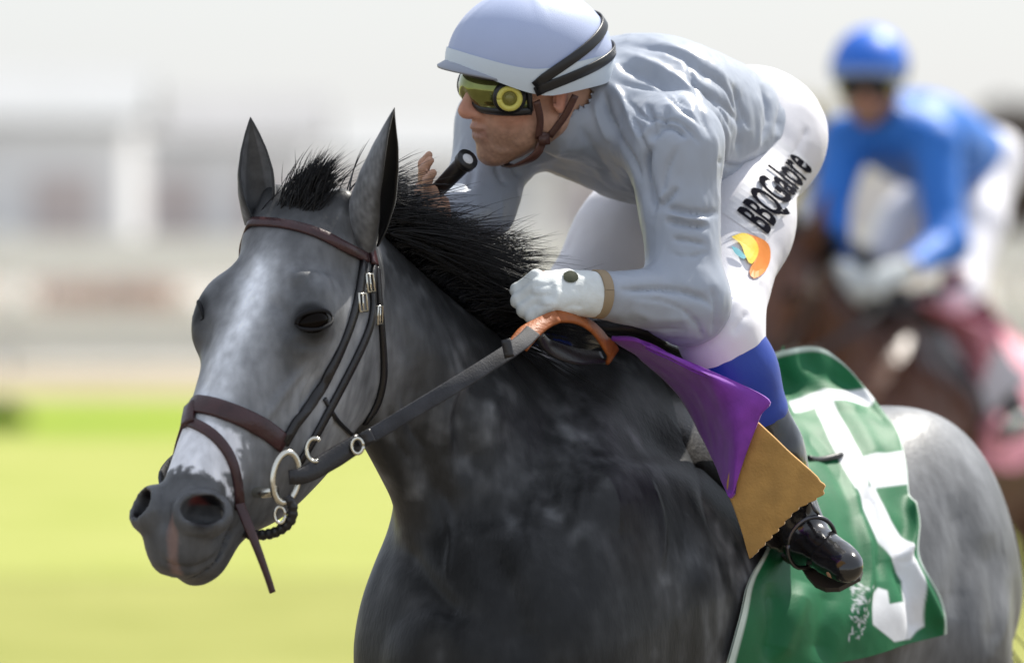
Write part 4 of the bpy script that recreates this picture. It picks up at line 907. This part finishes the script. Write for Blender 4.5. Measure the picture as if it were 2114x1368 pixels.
for pl, wd, dp in [([(1600, 740), (1690, 800), (1770, 880), (1830, 1000)], 22, .008), ([(1640, 860), (1700, 920), (1760, 1010), (1800, 1120)], 20, -.010), ([(1745, 960), (1775, 1060), (1790, 1180), (1770, 1290)], 14, .014), ([(1790, 1000), (1810, 1100), (1815, 1200)], 14, -.010),
                   ([(1690, 770), (1760, 800), (1850, 890)], 14, -.006), ([(1660, 1200), (1630, 1290), (1600, 1368)], 22, .012), ([(1590, 1200), (1600, 1290), (1580, 1368)], 14, -.010), ([(1720, 1200), (1700, 1290), (1690, 1368)], 20, -.008), ([(1880, 1020), (1885, 1090), (1860, 1160)], 12, .016), ([(1860, 1130), (1920, 1240), (1950, 1310)], 14, .012),
                   ([(1840, 1150), (1880, 1240), (1900, 1320)], 14, -.010), ([(1650, 830), (1720, 840), (1790, 850)], 12, .006)]:
    d, t = seg_dist(cq, spline(np.array(pl, float), 20)); fold += dp * np.exp(-(d / wd)**2) * np.clip(np.minimum(t, 1 - t) * 5, 0, 1)
fold = np.maximum(fold, -.008); CV = CV + CN * (fold + .006 * (fbm(CV, 11, 6) - .5))[:, None]
green, wht = np.array([.006, .135, .048]), np.array([.74, .76, .80]); cc = np.tile(green, (len(CV), 1))
def printp(pg, soft=2.0, colr=wht, pts=None):
    k = 1 - sst(-soft, soft, poly_sd(cq, np.array(pg, float))); cc[:] = cc * (1 - k[:, None]) + k[:, None] * colr
ii, jj = np.divmod(np.arange(len(CV)), NU)
# number: top bar, stem, body of the 5
printp([(1628, 828), (1700, 808), (1790, 800), (1812, 818), (1800, 832), (1712, 838), (1640, 852)])
printp([(1678, 836), (1712, 832), (1748, 888), (1778, 942), (1790, 985), (1798, 1020), (1766, 1006), (1745, 960), (1708, 895)])
printp([(1776, 946), (1866, 930), (1874, 998), (1800, 1008)])
printp([(1768, 1000), (1806, 1004), (1838, 1075), (1872, 1130), (1900, 1190), (1910, 1292), (1880, 1318), (1846, 1324), (1802, 1288), (1798, 1226), (1812, 1212), (1832, 1218), (1836, 1246), (1872, 1240), (1868, 1196), (1820, 1118)])
rg = np.random.default_rng(5)                                # small white crest
for k in range(46):
    x, y = 1772 + rg.normal(0, 11), 1255 + rg.normal(0, 32); a = rg.uniform(0, 3.1); L_ = rg.uniform(4, 9); 
    printp([(x - L_*math.cos(a), y - L_*math.sin(a)), (x + 1.6*math.sin(a), y - 1.6*math.cos(a)), (x + L_*math.cos(a), y + L_*math.sin(a)), (x - 1.6*math.sin(a), y + 1.6*math.cos(a))], 1.5, wht * .9)
edge = np.minimum.reduce([np.where(ii < 6, ii / 3., 9), np.where(jj < 8, jj / 4., 9), np.where(jj > NU - 4, (NU - 1 - jj) / 2., 9)]); ke = 1 - sst(.9, 1.1, edge); cc = cc * (1 - ke[:, None]) + ke[:, None] * np.array([.62, .72, .66])
M_cloth = mat('number_cloth', (.1, .3, .1), .55, attr=True, noise_sc=14, noise_amt=.12, bump=.15, bump_sc=400, spec=.3)
n = len(CV); far = (CV - W0) @ FB.T; far[:, 1] *= -1; FV = W0 + far @ FB; thin = CV - CN * .004
keep = [k for k in range(len(CF)) if far[CF[k, 0], 1] < -.02]
cloth = mesh_obj('number_cloth', np.vstack([CV, thin, FV]), CF.tolist() + (CF[:, ::-1] + n).tolist() + [tuple(2 * n + i for i in CF[k][::-1]) for k in keep], M_cloth, col=np.vstack([cc, cc, np.tile(green, (n, 1))]))
tag(cloth, 'green saddle cloth with white number 5 over the grey horse\'s back', 'saddle cloth')
b = MB(); q_ = [(1668, 945), (1700, 941), (1738, 937)]; b.tube([CV[np.argmin(((cq - np.array(x))**2).sum(1))] + toc * .004 for x in q_], .0055, 8, 12); keep_parent(b.build('cloth_tie', M_black), cloth)

# ------------------------------------------------------------------ print on the breeches and gloves
def decal(name, polys, tree, m, par, off=.0025):
    """flat print: polygons in pixel measure laid on a surface"""
    V = []; F = []
    for pg in polys:
        b0 = len(V); ok = True
        for q in pg:
            p, nr = hit(tree, *q, off)
            if p is None: ok = False; break
            V.append(p)
        if ok: F.append(tuple(range(b0, len(V))))
        else: del V[b0:]
    return mesh_obj(name, V, F, m, par, False) if F else None
def fan(pg, n=26):
    q = spline(np.array(pg + [pg[0]], float), n)[:-1]; c = q.mean(0); out = []
    for r0, r1 in ((0, .35), (.35, .7), (.7, 1)):
        for i in range(len(q)):
            a, d = q[i], q[(i + 1) % len(q)]; out.append([c + (a - c) * r1, c + (d - c) * r1, c + (d - c) * r0, c + (a - c) * r0] if r0 else [c + (a - c) * r1, c + (d - c) * r1, c])
    return out
brt, brc = R1['tree_breeches'], R1['breeches']
def quadgrid(c4, n=8):
    c4 = np.array(c4, float); f_ = lambda u, v: (c4[0]*(1-u) + c4[1]*u)*(1-v) + (c4[3]*(1-u) + c4[2]*u)*v
    return [[f_(i/n, j/n), f_((i+1)/n, j/n), f_((i+1)/n, (j+1)/n), f_(i/n, (j+1)/n)] for i in range(n) for j in range(n)]
M_ink = mat('black_print', (.010, .010, .016), .95, spec=.05)
decal('sponsor_patch', quadgrid([(1492, 440), (1603, 285), (1686, 345), (1580, 500)], 18), brt, mat('patch_cloth', (.78, .78, .82), .6), brc, .0012)
fc_ = bpy.data.curves.new('sponsor_lettering', 'FONT'); fc_.body = 'BBQGalore'; fc_.size = 1; fc_.offset = .028; fc_.resolution_u = 4
fo = bpy.data.objects.new('tmp_text', fc_); COL.objects.link(fo); bpy.context.view_layer.update()
tm = bpy.data.meshes.new_from_object(fo.evaluated_get(bpy.context.evaluated_depsgraph_get())); bpy.data.objects.remove(fo)
import bmesh
bm = bmesh.new(); bm.from_mesh(tm); bmesh.ops.triangulate(bm, faces=bm.faces[:])
for _ in range(3):
    el = [e for e in bm.edges if e.calc_length() > .16]
    if el: bmesh.ops.subdivide_edges(bm, edges=el, cuts=1); bmesh.ops.triangulate(bm, faces=bm.faces[:])
bm.to_mesh(tm); bm.free()
tv = np.array([v.co for v in tm.vertices])[:, :2]; tf = [tuple(p.vertices) for p in tm.polygons]; bpy.data.meshes.remove(tm)
lo, hi = tv.min(0), tv.max(0); tu = (tv - lo) / (hi - lo)
base, along, upv = np.array([1592., 494.]), np.array([92., -138.]), np.array([-72., -56.])      # baseline start, text run, letter height
TV = []; okv = []
for u, v in tu:
    q = base + along * u + upv * v; p, nr = hit(brt, q[0], q[1], .0055); okv.append(p is not None); TV.append(p if p is not None else A(0, 0, 0))
mesh_obj('sponsor_lettering', TV, [f_ for f_ in tf if all(okv[i] for i in f_)], M_ink, brc, False)
decal('flame_emblem', fan([(1540, 483), (1580, 500), (1588, 530), (1578, 560), (1555, 577), (1545, 560), (1560, 530), (1553, 505)]), brt, mat('orange_print', (.80, .24, .02), .5), brc, .003)
decal('flame_core', fan([(1510, 492), (1535, 484), (1556, 498), (1562, 522), (1548, 548), (1536, 530), (1528, 508)]), brt, mat('yellow_print', (.85, .62, .03), .5), brc, .0045)
decal('wave_emblem', fan([(1510, 512), (1524, 518), (1538, 534), (1532, 538), (1516, 526)], 14), brt, mat('teal_print', (.10, .42, .50), .5), brc, .005)
gt = R1['tree_glove']
decal('glove_badge', fan([(1163, 566), (1178, 560), (1192, 568), (1192, 580), (1176, 584), (1164, 578)], 16), gt, mat('badge_green', (.012, .02, .005), .7, spec=.2), R1['gloveL'], .002)
# ------------------------------------------------------------------ ground
def ground(name, x0, x1, y0, y1, z, c1, c2, sc, rough=.95):
    m = bpy.data.materials.new(name + '_surface'); m.use_nodes = True; n = m.node_tree.nodes; l = m.node_tree.links; b = n['Principled BSDF']; b.inputs['Roughness'].default_value = rough; b.inputs['Specular IOR Level'].default_value = .15
    tc = n.new('ShaderNodeTexCoord'); t1 = n.new('ShaderNodeTexNoise'); t1.inputs['Scale'].default_value = sc; t1.inputs['Detail'].default_value = 8; t1.inputs['Roughness'].default_value = .7; l.new(tc.outputs['Object'], t1.inputs[0])
    r = n.new('ShaderNodeValToRGB'); r.color_ramp.elements[0].position = .35; r.color_ramp.elements[1].position = .65; r.color_ramp.elements[0].color = (*c1, 1); r.color_ramp.elements[1].color = (*c2, 1); l.new(t1.outputs[0], r.inputs[0]); l.new(r.outputs[0], b.inputs['Base Color'])
    bp = n.new('ShaderNodeBump'); bp.inputs['Strength'].default_value = .5; bp.inputs['Distance'].default_value = .03; t2 = n.new('ShaderNodeTexNoise'); t2.inputs['Scale'].default_value = 40; t2.inputs['Detail'].default_value = 4; l.new(tc.outputs['Object'], t2.inputs[0]); l.new(t2.outputs[0], bp.inputs['Height']); l.new(bp.outputs[0], b.inputs['Normal'])
    return tag(mesh_obj(name, [(x0, y0, z), (x1, y0, z), (x1, y1, z), (x0, y1, z)], [(0, 1, 2, 3)], m, None, False), kind='structure')
ground('ground', -3000, 3000, -300, 5000, -.004, (.42, .40, .36), (.50, .48, .44), .2)
ground('unseen_dirt', -400, 400, -6, 26.5, .0, (.12, .10, .07), (.18, .15, .11), 2.5)  # unseen dirt put in so less green light bounces onto the horse
ground('worn_turf', -400, 400, 26.5, 35, .004, (.25, .265, .065), (.32, .325, .095), .8)
ground('grass', -400, 400, 35, 66.5, .008, (.30, .335, .075), (.37, .385, .115), .7)
ground('lush_grass_strip', -400, 400, 55.5, 62.2, .012, (.17, .28, .012), (.28, .36, .03), .5)
ground('sand_strip', -400, 400, 66.5, 76, .016, (.34, .26, .17), (.40, .36, .26), .6)

# ------------------------------------------------------------------ white board fence
M_board = mat('white_vinyl', (.90, .90, .89), .5, noise_sc=3, noise_amt=.04); M_cream = mat('cream_board', (.88, .86, .79), .5, noise_sc=3, noise_amt=.05)
fence = empty('board_fence', (0, 75, 0)); tag(fence, 'white rail fence with two wide boards running along the far side of the grass', 'fence')
def part_box(name, lo, hi, m, par, bev=.01):
    lo, hi = np.array(lo, float), np.array(hi, float); b = MB(); b.box((lo + hi) / 2, (hi - lo) / 2); o = b.build(name, m, par, False)
    md = o.modifiers.new('edge', 'BEVEL'); md.width = bev; md.segments = 2; return o
fx = np.arange(-26, 27, 2.6)
for i, x in enumerate(fx):
    part_box('post', (x - .06, 74.95, 0), (x + .06, 75.07, 1.48), M_board, fence)
    if i < len(fx) - 1:
        part_box('lower_board', (x + .004, 74.90, .14), (x + 2.596, 74.945, .66), M_cream, fence); part_box('upper_board', (x + .004, 74.90, .96), (x + 2.596, 74.945, 1.41), M_board, fence)
# flower bed behind the gap: leaves and blooms nobody could count
def leaves(name, cs, rad, n, size, m, seed, flat=.5):
    r = np.random.default_rng(seed); k = r.integers(0, len(cs), n); d = r.normal(0, 1, (n, 3)); d /= np.linalg.norm(d, axis=1)[:, None]
    c = np.array(cs)[k] + d * (r.uniform(.55, 1.05, n) ** .6)[:, None] * np.array(rad)[k]
    a = r.normal(0, 1, (n, 3)); a /= np.linalg.norm(a, axis=1)[:, None]; b = np.cross(a, r.normal(0, 1, (n, 3))); b /= np.linalg.norm(b, axis=1)[:, None]; s = (size * r.uniform(.6, 1.4, n))[:, None]
    V = np.stack([c - a * s, c + b * s * flat, c + a * s, c - b * s * flat], 1).reshape(-1, 3); F = np.arange(4 * n).reshape(-1, 4)
    return mesh_obj(name, V, F, m, None, False)
M_leaf = mat('hedge_leaf', (.42, .44, .34), .7); M_bloom = mat('red_bloom', (.58, .46, .42), .7); M_pale = mat('pale_leaf', (.5, .5, .42), .8)  # leaf and bloom colours paled to stand in for haze
r3 = np.random.default_rng(11); cs = np.stack([r3.uniform(-26, 26, 260), r3.uniform(76.2, 77.4, 260), r3.uniform(.3, .75, 260)], 1); rd = np.tile([.35, .3, .28], (260, 1))
tag(leaves('hedge', cs, rd, 9000, .06, M_leaf, 1), 'low green hedge seen through the gap between the fence boards', 'hedge', kind='stuff')
cs2 = np.stack([np.r_[r3.uniform(-4.9, -3.0, 40), r3.uniform(-26, 26, 120)], r3.uniform(75.9, 76.5, 160), r3.uniform(.55, .98, 160)], 1)
tag(leaves('flowers', cs2, np.tile([.25, .15, .14], (160, 1)), 6000, .045, M_bloom, 2), 'red flowers blooming along the hedge behind the fence', 'flowers', kind='stuff')

# ------------------------------------------------------------------ barns beyond
M_wall = mat('barn_wall', (.70, .70, .71), .7, noise_sc=.6, noise_amt=.06); M_wallw = mat('pale_wall', (.84, .82, .78), .7, noise_sc=.6, noise_amt=.05); M_roof = mat('metal_roof', (.38, .39, .40), .8, noise_sc=.8, noise_amt=.06); M_door = mat('barn_door', (.50, .44, .43), .7); M_win = mat('window_glass', (.46, .48, .50), .3)  # wall, door and pane colours paled in place of distant haze
M_roof2 = mat('dull_roof', (.30, .30, .31), .7, noise_sc=.8, noise_amt=.08)
def barn(px0, px1, D, eave, ridge, label, wall, roof, nd, group='stable barns beyond the fence'):
    x0, x1 = P(px0, 400, D)[0], P(px1, 400, D)[0]; ze, zr = P(0, eave, D)[2], P(0, ridge, D)[2]; dp = 9.0
    e = empty('barn', ((x0 + x1) / 2, D, 0)); tag(e, label, 'barn', group)
    part_box('wall', (x0, D, 0), (x1, D + dp, ze), wall, e, .03)
    ov = .5; V = [(x0-ov, D-ov, ze+.02), (x1+ov, D-ov, ze+.02), (x1+ov, D+dp/2, zr), (x0-ov, D+dp/2, zr), (x0-ov, D+dp+ov, ze+.02), (x1+ov, D+dp+ov, ze+.02)]; V += [(a, b, c + .16) for a, b, c in V]
    F = [(0,1,2,3)[::-1], (3,2,5,4)[::-1], (6,7,8,9), (9,8,11,10), (0,1,7,6), (4,10,11,5), (0,6,9,3), (3,9,10,4), (1,2,8,7), (2,5,11,8)]
    keep_parent(mesh_obj('roof', V, F, roof, None, False), e)
    for s_, xx in ((0, x0), (1, x1)): keep_parent(mesh_obj('gable', [(xx, D, ze), (xx, D + dp, ze), (xx, D + dp/2, zr - .05)] + [(xx + (.1 if s_ == 0 else -.1), D, ze), (xx + (.1 if s_ == 0 else -.1), D + dp, ze), (xx + (.1 if s_ == 0 else -.1), D + dp/2, zr - .05)], [(0, 1, 2), (5, 4, 3), (0, 3, 4, 1), (1, 4, 5, 2), (2, 5, 3, 0)], wall, None, False), e)
    nd = max(2, int((x1 - x0) / 2.3)); wd = (x1 - x0) / nd
    for k in range(nd):
        xc = x0 + wd * (k + .5)
        if k % 3 == 2:
            w_ = part_box('window', (xc - .7, D - .06, 1.3), (xc + .7, D - .003, 2.3), M_board, e, .02); part_box('pane', (xc - .6, D - .075, 1.4), (xc + .6, D - .063, 2.2), M_win, w_, .005)
        else:
            d_ = part_box('door', (xc - .8, D - .08, .02), (xc + .8, D - .003, 2.35), M_door, e, .02); part_box('handle', (xc + .5, D - .13, 1.0), (xc + .58, D - .083, 1.25), M_roof2, d_, .01)
barn(-260, 262, 185, 262, 150, 'tall grey barn farthest left beyond the white fence', M_wall, M_roof, 7)
barn(270, 640, 215, 300, 205, 'grey barn with duller roof behind the grey horse\'s ears', M_wall, M_roof2, 6)
barn(655, 1120, 235, 330, 262, 'low grey barn seen between the grey horse\'s ear and the silver rider\'s helmet', M_wallw, M_roof, 7)
barn(1135, 1620, 235, 340, 290, 'low pale barn mostly hidden behind the back of the rider in silver', M_wallw, M_roof, 7)
barn(1640, 2420, 225, 330, 262, 'long pale barn behind the rider in blue', M_wallw, M_roof2, 9)
# trees
M_bark = mat('bark', (.10, .07, .05), .9, bump=.5, bump_sc=6)
def tree(px, D, top, width, label, m, seed, group='trees beyond the fence'):
    b = P(px, 400, D); b[2] = 0; ht = P(px, top, D)[2]; r = np.random.default_rng(seed); e = empty('tree', b); tag(e, label, 'tree', group)
    t = MB(); t.tube([b, b + A(.1, 0, ht * .3), b + A(-.1, .1, ht * .65), b + A(.1, 0, ht * .9)], [.035 * ht, .028 * ht, .018 * ht, .006 * ht], 10, 20); t.build('trunk', M_bark, e)
    lm = MB()
    cs = []
    for k in range(22):
        a = r.uniform(0, 6.28); z = r.uniform(.38, .93) * ht; rr = width * .5 * math.sin(math.pi * np.clip((z / ht - .2) / .85, .05, .95)) * r.uniform(.5, 1); c = b + A(math.cos(a) * rr, math.sin(a) * rr, z); cs.append(c)
        lm.tube([b + A(0, 0, z * .72), (b + A(0, 0, z * .8) + c) / 2, c], [.010 * ht, .007 * ht, .003 * ht], 6, 8)
    lm.build('limb', M_bark, e)
    keep_parent(leaves('crown', cs, np.tile([width * .17] * 3, (len(cs), 1)), 5200, .16 + .01 * width, m, seed), e)
tree(1672, 150, 205, 1.5, 'pale yellowish tree between the two riders', mat('yellow_leaf', (.62, .56, .34), .8), 4)
tree(2108, 120, 215, 1.6, 'dark narrow tree at the right edge behind the rider in blue', mat('dark_leaf', (.10, .07, .05), .8), 5); tree(1020, 260, 285, 3.5, 'small pale tree beside the low grey barn', M_pale, 6)
sb = P(0, 905, 57.0); sb[2] = 0; shrub = empty('shrub', sb); tag(shrub, 'small dark green shrub on the grass at the left edge', 'shrub')
keep_parent(leaves('foliage', [sb + A(0, 0, .12), sb + A(.1, .05, .08), sb + A(-.1, 0, .1)], np.array([[.12, .12, .11]] * 3), 1200, .025, mat('shrub_leaf', (.14, .24, .015), .7), 8), shrub)
b = MB(); b.tube([sb, sb + A(.01, 0, .1)], [.015, .008], 8); b.build('stem', M_bark, shrub)

# ------------------------------------------------------------------ second horse and rider, about ten metres behind
D2 = 22.1; wp = P(1868, 560, D2); RZ = math.radians(6)
TM = Matrix.Translation((wp[0], wp[1], 0)) @ Matrix.Rotation(RZ, 4, 'Z') @ Matrix.Scale(.94, 4) @ Matrix.Translation((-W0[0], -W0[1], 0))
def tf2(V): return np.array([np.array(TM @ Vector(v)) for v in np.atleast_2d(V)])
M_bay = mat('bay_coat', (.12, .052, .03), .4, noise_sc=6, noise_amt=.3, bump=.1, bump_sc=100, spec=.4)
M_pink = mat('pink_felt', (.72, .30, .38), .7, noise_sc=4, noise_amt=.2); M_wcloth = mat('white_cloth', (.75, .74, .82), .7, noise_sc=10, noise_amt=.1)
def copy_tree(o, remap, parent=None):
    c = o.copy(); COL.objects.link(c)
    if parent is not None: c.parent = parent; c.matrix_parent_inverse = o.matrix_parent_inverse.copy()
    if c.data is not None and c.data.materials and c.data.materials[0].name in remap:
        c.data = c.data.copy(); c.data.materials[0] = remap[c.data.materials[0].name]
    for ch in o.children: copy_tree(ch, remap, c)
    return c
RMP = {'grey_coat': M_bay, 'ear_coat': M_bay, 'number_cloth': M_pink, 'purple_felt': M_pink, 'tan_chamois': M_wcloth, 'orange_leather': M_blk}
for src, lab in ((horse, 'dark bay racehorse galloping behind, carrying the rider in blue'), (bridle, 'dark leather bridle on the bay horse behind'), (rein, 'reins of the bay horse behind, held by the rider in blue'),
                 (saddle, 'black racing saddle under the rider in blue'), (pur, 'pink saddle pad on the bay horse'), (cham, 'white cloth hanging below the pink saddle pad'), (cloth, 'pink saddle cloth over the bay horse\'s back')):
    c = copy_tree(src, RMP); c.matrix_basis = TM @ src.matrix_basis; c['label'] = lab
R2M = dict(RM); M_blue = mat('blue_silks', (.03, .19, .66), .5, noise_sc=8, noise_amt=.06, sheen=.1, spec=.35)
R2M.update(silks=M_blue, helmet=mat('blue_cap', (.02, .17, .75), .45), band=mat('grey_blue_band', (.30, .42, .70), .5), boot_top=mat('maroon_boot_top', (.13, .008, .03), .5), peak=mat('dark_peak', (.05, .04, .04), .5), lens=mat('dark_lens', (.06, .05, .04), .15))
lat2 = unit(A(.93, -.37, 0)); fw2 = unit(A(-.37, -.93, 0))
p2 = dict(head=P(1796, 165, 21.92), hfr=frame(78, 16, 0), neck=P(1842, 262, 22.0), pelvis=P(2010, 330, 22.5), lat=lat2,
          shL=P(1930, 300, 21.93), elL=P(1955, 500, 21.80), wrL=P(1868, 560, 21.55), knL=P(1815, 578, 21.50), hnL=A(.1, -.8, .6), htL=A(-.8, .1, .6),
          shR=P(1748, 290, 22.08), elR=P(1712, 440, 21.95), wrR=P(1740, 560, 21.70), knR=P(1775, 590, 21.62), hnR=A(-.3, -.8, .5), htR=A(.8, 0, .6),
          hipL=P(2045, 340, 22.45), hipR=P(1940, 350, 22.62), kneeL=P(1985, 610, 22.0), kneeR=P(1790, 600, 22.3), ankL=P(2095, 850, 22.05), ankR=P(1800, 850, 22.5),
          toeL=P(2095, 850, 22.05) + unit(fw2 - .1 * ZU) * .15, toeR=P(1800, 850, 22.5) + fw2 * .15, hem=.06, hemtilt=-.12)
R2 = build_rider(p2, R2M, 'person in blue silks and blue cap riding the bay horse behind', .008)
